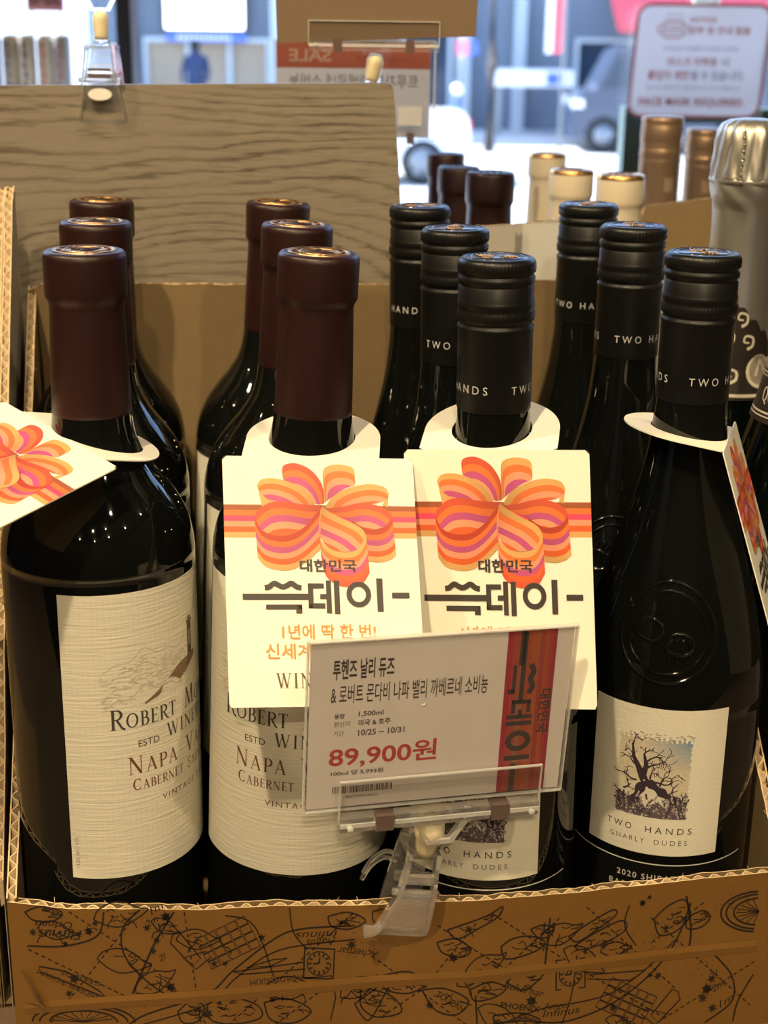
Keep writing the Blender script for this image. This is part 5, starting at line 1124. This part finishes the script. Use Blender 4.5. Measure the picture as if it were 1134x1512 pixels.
# ================================================================== BOTTLES BEHIND AND AT THE RIGHT
def plain_bottle(kind):
    r = empty('wine_bottle'); b = MB(); b.lathe([(0, 3), (30, 0), (37, 3), (38, 8), (38, 190)] + rs([(38, 190), (36, 203), (28, 220), (19, 238), (14.8, 252)], 4) + [(13.4, 262), (13.4, 300), (0, 300)], 'green_glass', 48); b.build('glass_body', r)
    b = MB(); H0 = 318
    if kind == 'bronze':
        prof = [(14.9, 258), (14.9, 290), (15.1, 291), (14.5, 292), (15.2, 293.5), (15.2, 298), (14.6, 298.8), (15.3, 300), (14.6, 301.2), (15.2, 303), (15.2, 312), (14.6, 313), (15.3, 315), (14.8, 317.4), (12, 318), (0, 317.8)]
        b.lathe(prof, 'bronze_cap', 120, rfun=lambda q, z, a: q + (.14 * math.cos(a * 40) if 303 < z < 312.5 else 0)); f = cyl_fn(15, 0, off=.05)
        for k in range(5): stroke(b, [(-3 + 1.5 * k, 272), (-3 + 1.5 * k, 281)], .6, f, (.42, .30, .21))
        stroke(b, [(-4, 270), (4, 270)], .7, f, (.42, .30, .21)); stroke(b, [(-4, 268), (4, 268)], .7, f, (.42, .30, .21))
        b.build('screw_cap', r)
    else:
        m, m2 = ('maroon_capsule', 'maroon_capsule') if kind == 'maroon' else ('cream_capsule', 'copper_foil')
        b.lathe([(15.6, 250)] + rs([(15.6, 250), (14.9, 275), (14.2, 297)], 3) + [(14.6, 298.5), (15.5, 300), (15.6, 301.5), (15.6, 314), (15.2, 315.4)], m, 40)
        if kind == 'cream':
            f = cyl_fn(15.2, 0, off=.1); put_text(b, 'CHANDON', 0, 0, 30, 4.4, lambda x, y: f(-2 - y, 262 + x), (.10, .09, .08))
        c_ = b.build('capsule', r)
        b = MB(); b.lathe([(15.55, 314.6), (15.4, 316.6), (14.3, 317.8), (12.5, 318), (12, 317.4), (0, 317.4)], m2, 40)
        for k in range(4): b.tube([(-6 + 4 * k, -3, 317.6), (-5 + 4 * k, 4, 317.6)], .6, m2, 6)
        b.build('seal', c_)
    return r
mar = plain_bottle('maroon'); cre = plain_bottle('cream'); bro = plain_bottle('bronze')
# turn the upright lettering away on the two nearer cream capsules
for i, (x, y, top, lab) in enumerate([(52, 367, 304, 'nearest of the three maroon capsules rising out of the grey carton behind'), (37, 519, 294, 'middle of the three maroon capsules in the grey carton behind'), (30, 640, 294, 'farthest maroon capsule by the window, next to the car wheel outside')]):
    o = mar if i == 0 else copy_tree(mar); o.location = Vector((x, y, TAB + 4.2)) * S; o.scale.z = (top - TAB - 4.2) / 318; tag(o, lab, 'wine bottle', 'maroon capsuled bottles in the grey carton')
for i, (x, y, top, rz, lab) in enumerate([(111, 620, 297, -18, 'tall cream capsule with upright dark lettering, farthest of the cream ones'), (113, 454, 299, 150, 'cream capsule with a copper top in the middle of the three cream ones'), (135, 368, 304, 160, 'nearest cream capsule with a copper top, right above the black caps')]):
    o = cre if i == 0 else copy_tree(cre); o.location = Vector((x, y, TAB + 4.2)) * S; o.scale.z = (top - TAB - 4.2) / 318; o.rotation_euler.z = R_(rz); tag(o, lab, 'wine bottle', 'cream capsuled bottles in the grey carton')
for i, (x, y, top, rz, lab) in enumerate([(181, 498, 333, 20, 'larger bronze ribbed screw cap rising above the kraft divider, under the mask notice'), (238, 631, 317, 5, 'smaller bronze screw cap next to the silver foil champagne neck')]):
    o = bro if i == 0 else copy_tree(bro); o.location = Vector((x, y, TAB + 4.2)) * S; o.scale.z = (top - TAB - 4.2) / 318; o.rotation_euler.z = R_(rz); tag(o, lab, 'wine bottle', 'bronze capped bottles behind the kraft divider')
# sparkling wine with a crinkled silver hood
def sparkling(drop):
    r = empty('sparkling_bottle'); b = MB()
    b.lathe([(0, 4 - drop), (34, -drop), (42, 3 - drop), (44, 9 - drop), (44, 60), (44, 110), (44, 120)] + rs([(44, 120), (42.5, 140), (37, 165), (30, 190), (24, 212), (19.5, 232)], 4) + [(15, 300), (0, 300)], 'green_glass', 64); b.build('glass_body', r); return r
s1 = sparkling(18)
rh = random.Random(9); ph = [rh.uniform(0, 6.28) for _ in range(6)]
def crinkle(q, z, a):
    k = max(0, min(1, (z - 330) / 6)) * (1 if z < 356 else max(0, (362 - z) / 6)); k2 = 1 if 314 < z < 330 else 0
    return q * (1 + k * (.085 * abs(math.sin(a * 8 + .5 * math.sin(z * .22 + ph[0]))) + .022 * math.sin(a * 21 + z * .35 + ph[1]) - .055) + k2 * .02 * math.sin(a * 7 + z * .5 + ph[2]))
b = MB(); hp = [(19.4, 232), (17.6, 262), (16.9, 285), (16.7, 306)] + rs([(16.9, 315), (17.3, 317), (18.4, 321), (19.2, 326), (19.4, 329)], 3) + [(20.2, 330.5), (19.7, 333), (19.3, 337), (18.8, 342), (18.2, 350), (17.4, 355), (15.8, 358.6), (12, 360.8), (6, 361.6), (0, 361.8)]
b.lathe(hp, 'silver_foil', 180, rfun=crinkle); f_ = b.build('foil_hood', s1)
b = MB(); P = []
for k in range(26): P.append((18.8 * math.sin(R_(-16)) + .5 * math.sin(k * 2.2), -19.6 * math.cos(R_(-16)) - .3 + .2 * math.cos(k * 2.2), 329 + k * 1.1))
b.tube(P, .7, 'silver_foil', 6); b.lathe([(19.6, 329), (20.5, 330.5), (19.6, 332)], 'silver_foil', 60); b.build('pull_cord', f_)
# dark scalloped neck label with silver scrolls
b = MB(); f3 = lambda x, z: (lambda r2, a: (r2 * math.sin(a), -r2 * math.cos(a), z))(interp([(200, 27.5), (212, 24.8), (232, 20.3), (262, 18.1), (285, 17.4)], z), x / 20.0)
N = 60
for i in range(N):
    xa, xb = -44 + 88 * i / N, -44 + 88 * (i + 1) / N
    def topz(x): u = abs(x + 2) / 44; return 268 - 36 * u ** .9 + 3.2 * abs(math.sin(x * .42))
    for j in range(6):
        za = lambda x, j=j: 217 + (topz(x) - 217) * j / 6
        zb_ = lambda x, j=j: 217 + (topz(x) - 217) * (j + 1) / 6
        b.face([f3(xa, za(xa)), f3(xb, za(xb)), f3(xb, zb_(xb)), f3(xa, zb_(xa))], 'dark_foil')
f4 = lambda x, z: (lambda r2, a: (r2 * math.sin(a), -r2 * math.cos(a), z))(interp([(200, 27.9), (212, 25.2), (232, 20.7), (262, 18.5), (285, 17.8)], z), x / 20.0)
sc = (.62, .58, .46)
stroke(b, [(x, 219.5) for x in range(-44, 45, 2)], 1.6, f4, sc)
for cx_ in (-16, 14):
    disc(b, cx_, 232, 8, 9, f4, sc); disc(b, cx_, 232, 6.4, 7.4, lambda x, z: tuple(Vector(f4(x, z)) * 1.004), (.28, .25, .2)); stroke(b, [(cx_ - 3, 228), (cx_, 236), (cx_ + 3, 230)], 1.6, lambda x, z: tuple(Vector(f4(x, z)) * 1.008), sc)
for (x, z, s_) in ((-30, 226, 1), (-5, 246, 1), (-10, 252, -1), (2, 256, 1), (24, 232, -1), (-2, 226, 1), (6, 244, 1), (-24, 238, 1)):
    stroke(b, [(x + p.x * s_, z + p.y) for p in crom([(0, 0, 0), (3, 2, 0), (3, 6, 0), (-1, 7, 0), (-2, 4, 0), (1, 3.4, 0)], 4)], [1.6 - .04 * k for k in range(21)], f4, sc)
b.build('neck_label', s1); s1.location = Vector((178, 203, -14)) * S; s1.rotation_euler.z = R_(-8)
tag(s1, 'sparkling wine bottle with a crinkled silver foil hood at the right edge', 'sparkling wine')
s2 = sparkling(58); b = MB()
gp = [(44.2, 120)]
b.lathe([(31.0, 190), (29.6, 194), (25.5, 214)], 'dark_foil', 72); b.lathe([(25.6, 213.8), (25.2, 216), (20, 238), (17, 262), (16.2, 300), (17.4, 304), (19, 318), (18, 350), (12, 356), (0, 357)], 'silver_foil', 72)
f5 = lambda x, z: (lambda r2, a: (r2 * math.sin(a), -r2 * math.cos(a), z))(interp([(190, 31.2), (194, 29.9), (214, 25.8)], z), x / 27.0)
for z, w in ((212.4, .7), (210.8, .5), (194.6, .9), (192.8, .5)): stroke(b, [(x, z) for x in range(-70, 71, 2)], w, f5, (.58, .54, .44))
serif(b, 'QUET', -37, 199.5, 15.5, 6.8, f5, (.55, .53, .48), 1.0)
for k in range(3): stroke(b, [(p.x - 3 + k * 2, p.y) for p in crom([(0, 196, 0), (2.4, 199, 0), (0, 203, 0), (2.2, 207, 0)], 4)], .9, f5, (.5, .47, .4))
b.build('foil_collar', s2); s2.location = Vector((196, 96, 26)) * S
tag(s2, 'sparkling wine neck with a dark lettered collar at the right edge beside the sideways tag', 'sparkling wine')

# ================================================================== SIGNS AND GOODS BY THE WINDOW
ms = empty('mask_notice', (378, 1436, 283))
def rrect(x0, y0, x1, y1, r, n=6):
    o = []
    for cx_, cy_, a0 in ((x1 - r, y1 - r, 0), (x0 + r, y1 - r, 90), (x0 + r, y0 + r, 180), (x1 - r, y0 + r, 270)):
        for k in range(n + 1): a = R_(a0 + 90 * k / n); o.append((cx_ + r * math.cos(a), cy_ + r * math.sin(a)))
    return o
SK = lambda x, z, d: (x + .045 * z, d, z)
b = MB(); b.prism(rrect(-93, -4, 93, 148, 22), 0, 2, 'acrylic_sheet', SK, 'acrylic_edge'); b.build('clear_backing', ms)
b = MB(); b.prism(rrect(-88, 0, 88, 144, 18), -2, -.2, 'sign_board', SK); fm = lambda x, z: SK(x, z, -2.3); REDI = (.62, .10, .06); GRY = (.16, .18, .24)
stroke(b, rrect(-86.5, 1.5, 86.5, 142.5, 17), 3.2, fm, REDI, closed=True)
put_text(b, 'NOTICE', -18, 121, 34, 6.5, fm, REDI, bold=.02); put_text(b, '당부 및 안내 말씀', -18, 106, 80, 10.5, fm, REDI, bold=.02)
put_text(b, '고객님과 직원들의 안전을 위하여,', -50, 85, 100, 6, fm, GRY); put_text(b, '마스크 미착용', -42, 66, 66, 11, fm, REDI, bold=.02); put_text(b, '시', 28, 66, 11, 11, fm, GRY, bold=.01)
put_text(b, '출입이 제한', -66, 48.5, 55, 12, fm, REDI, bold=.02); put_text(b, '될 수 있습니다.', -9, 48.5, 70, 12, fm, GRY, bold=.012); put_text(b, '마스크 착용 후 입장하여 주시기 바랍니다', -66, 36, 124, 5, fm, GRY)
put_text(b, 'FACE MASK REQUIRED.', -74, 14, 140, 11.5, fm, REDI, bold=.03, space=1.1)
stroke(b, rrect(-52, 102, -26, 122, 5), 2, fm, REDI, closed=True); stroke(b, arcp(-53, 112, 6, 6, 100, 260), 1.6, fm, REDI); stroke(b, arcp(-25, 112, 6, 6, 80, -80), 1.6, fm, REDI)
for z in (108, 112, 116): stroke(b, [(-49, z), (-29, z)], 1.4, fm, REDI)
for x in (-47, -39, -31): stroke(b, [(x, 126), (x + 2, 129), (x, 132)], 1.2, fm, REDI)
b.build('notice_board', ms)
b = MB(); b.lathe([(0, 0), (20, 0), (17, 6), (8, 12), (0, 14)], 'white_sticker', 24, xf=Matrix.Translation((14, 40, 156)) @ Matrix.Rotation(R_(90), 4, 'X')); b.tube([(14, 4, 156), (14, 1, 140)], 2, 'acrylic_edge'); b.build('suction_cup', ms)
tag(ms, 'white rounded face mask notice with a red border hung at the window', 'notice')
# row of canisters on a low ledge, upper left
sh = MB(); sh.box((-900, 1310, 292), (-425, 1440, 302), 'white_paint'); 
for x in (-890, -440): sh.box((x, 1320, -1200), (x + 15, 1430, 292), 'white_paint')
tag(sh.build('window_shelf'), 'pale shelf at the window carrying the row of small canisters', 'shelf')
cc = [((.30, .34, .42), (.08, .08, .1), 'COOL'), ((.45, .38, .30), (.10, .14, .22), 'FIZZ'), ((.62, .58, .50), (.05, .05, .07), 'DOLCE'), ((.70, .66, .60), (.62, .20, .12), 'ROSE'), ((.50, .52, .56), (.4, .15, .12), 'MINI')]
names = ['grey blue canister, leftmost of the row by the window', 'tan canister with blue lettering, second from the left', 'cream canister with bold dark upright lettering in the middle of the row', 'off white canister with an orange stripe, fourth in the row', 'grey white canister at the right end of the row by the window']
for i, (c1, c2, t) in enumerate(cc):
    r = empty('canister', (-540 + i * 22.6, 1372 + (i % 2) * 6, 302)); m = 'can_%d' % i; mat('can_colour_%d' % i, c1, .5); b = MB()
    b.lathe([(0, 0), (10.2, 0), (11, 1), (11, 70), (10.2, 73)], 'can_colour_%d' % i, 32); f = cyl_fn(11, 0, off=.15)
    for k in range(5): xx = -2 + (k % 2); stroke(b, [(xx + p.x, 10 + k * 12 + p.y) for p in crom([(-3, 0, 0), (3, 3, 0), (-3, 6, 0), (3, 9, 0)], 4)], 2.4, f, c2)
    b.build('body', r); b = MB(); b.lathe([(10.3, 73), (10.3, 75), (8, 76), (0, 76)], 'white_paint', 32); b.build('lid', r)
    tag(r, names[i], 'canister', 'canisters on the window shelf')
b = MB(); b.box((-24, -1, 0), (24, 1, 44), 'pink_paint'); b.face([(-23, -1.2, 2), (23, -1.2, 2), (23, -1.2, 42), (-23, -1.2, 42)], 'ink', (.55, .25, .27)); put_text(b, 'BABE', -20, 8, 40, 24, lambda x, y: (x, -1.4, y), (.10, .04, .08), bold=.02)
b.box((-20, 0, -105), (-17, 3, 2), 'acrylic_edge'); b.box((17, 0, -105), (20, 3, 2), 'acrylic_edge')
tag(b.build('pink_sign', None, (-478, 1415, 407)), 'small pink sign with dark letters above the canisters at upper left', 'sign')
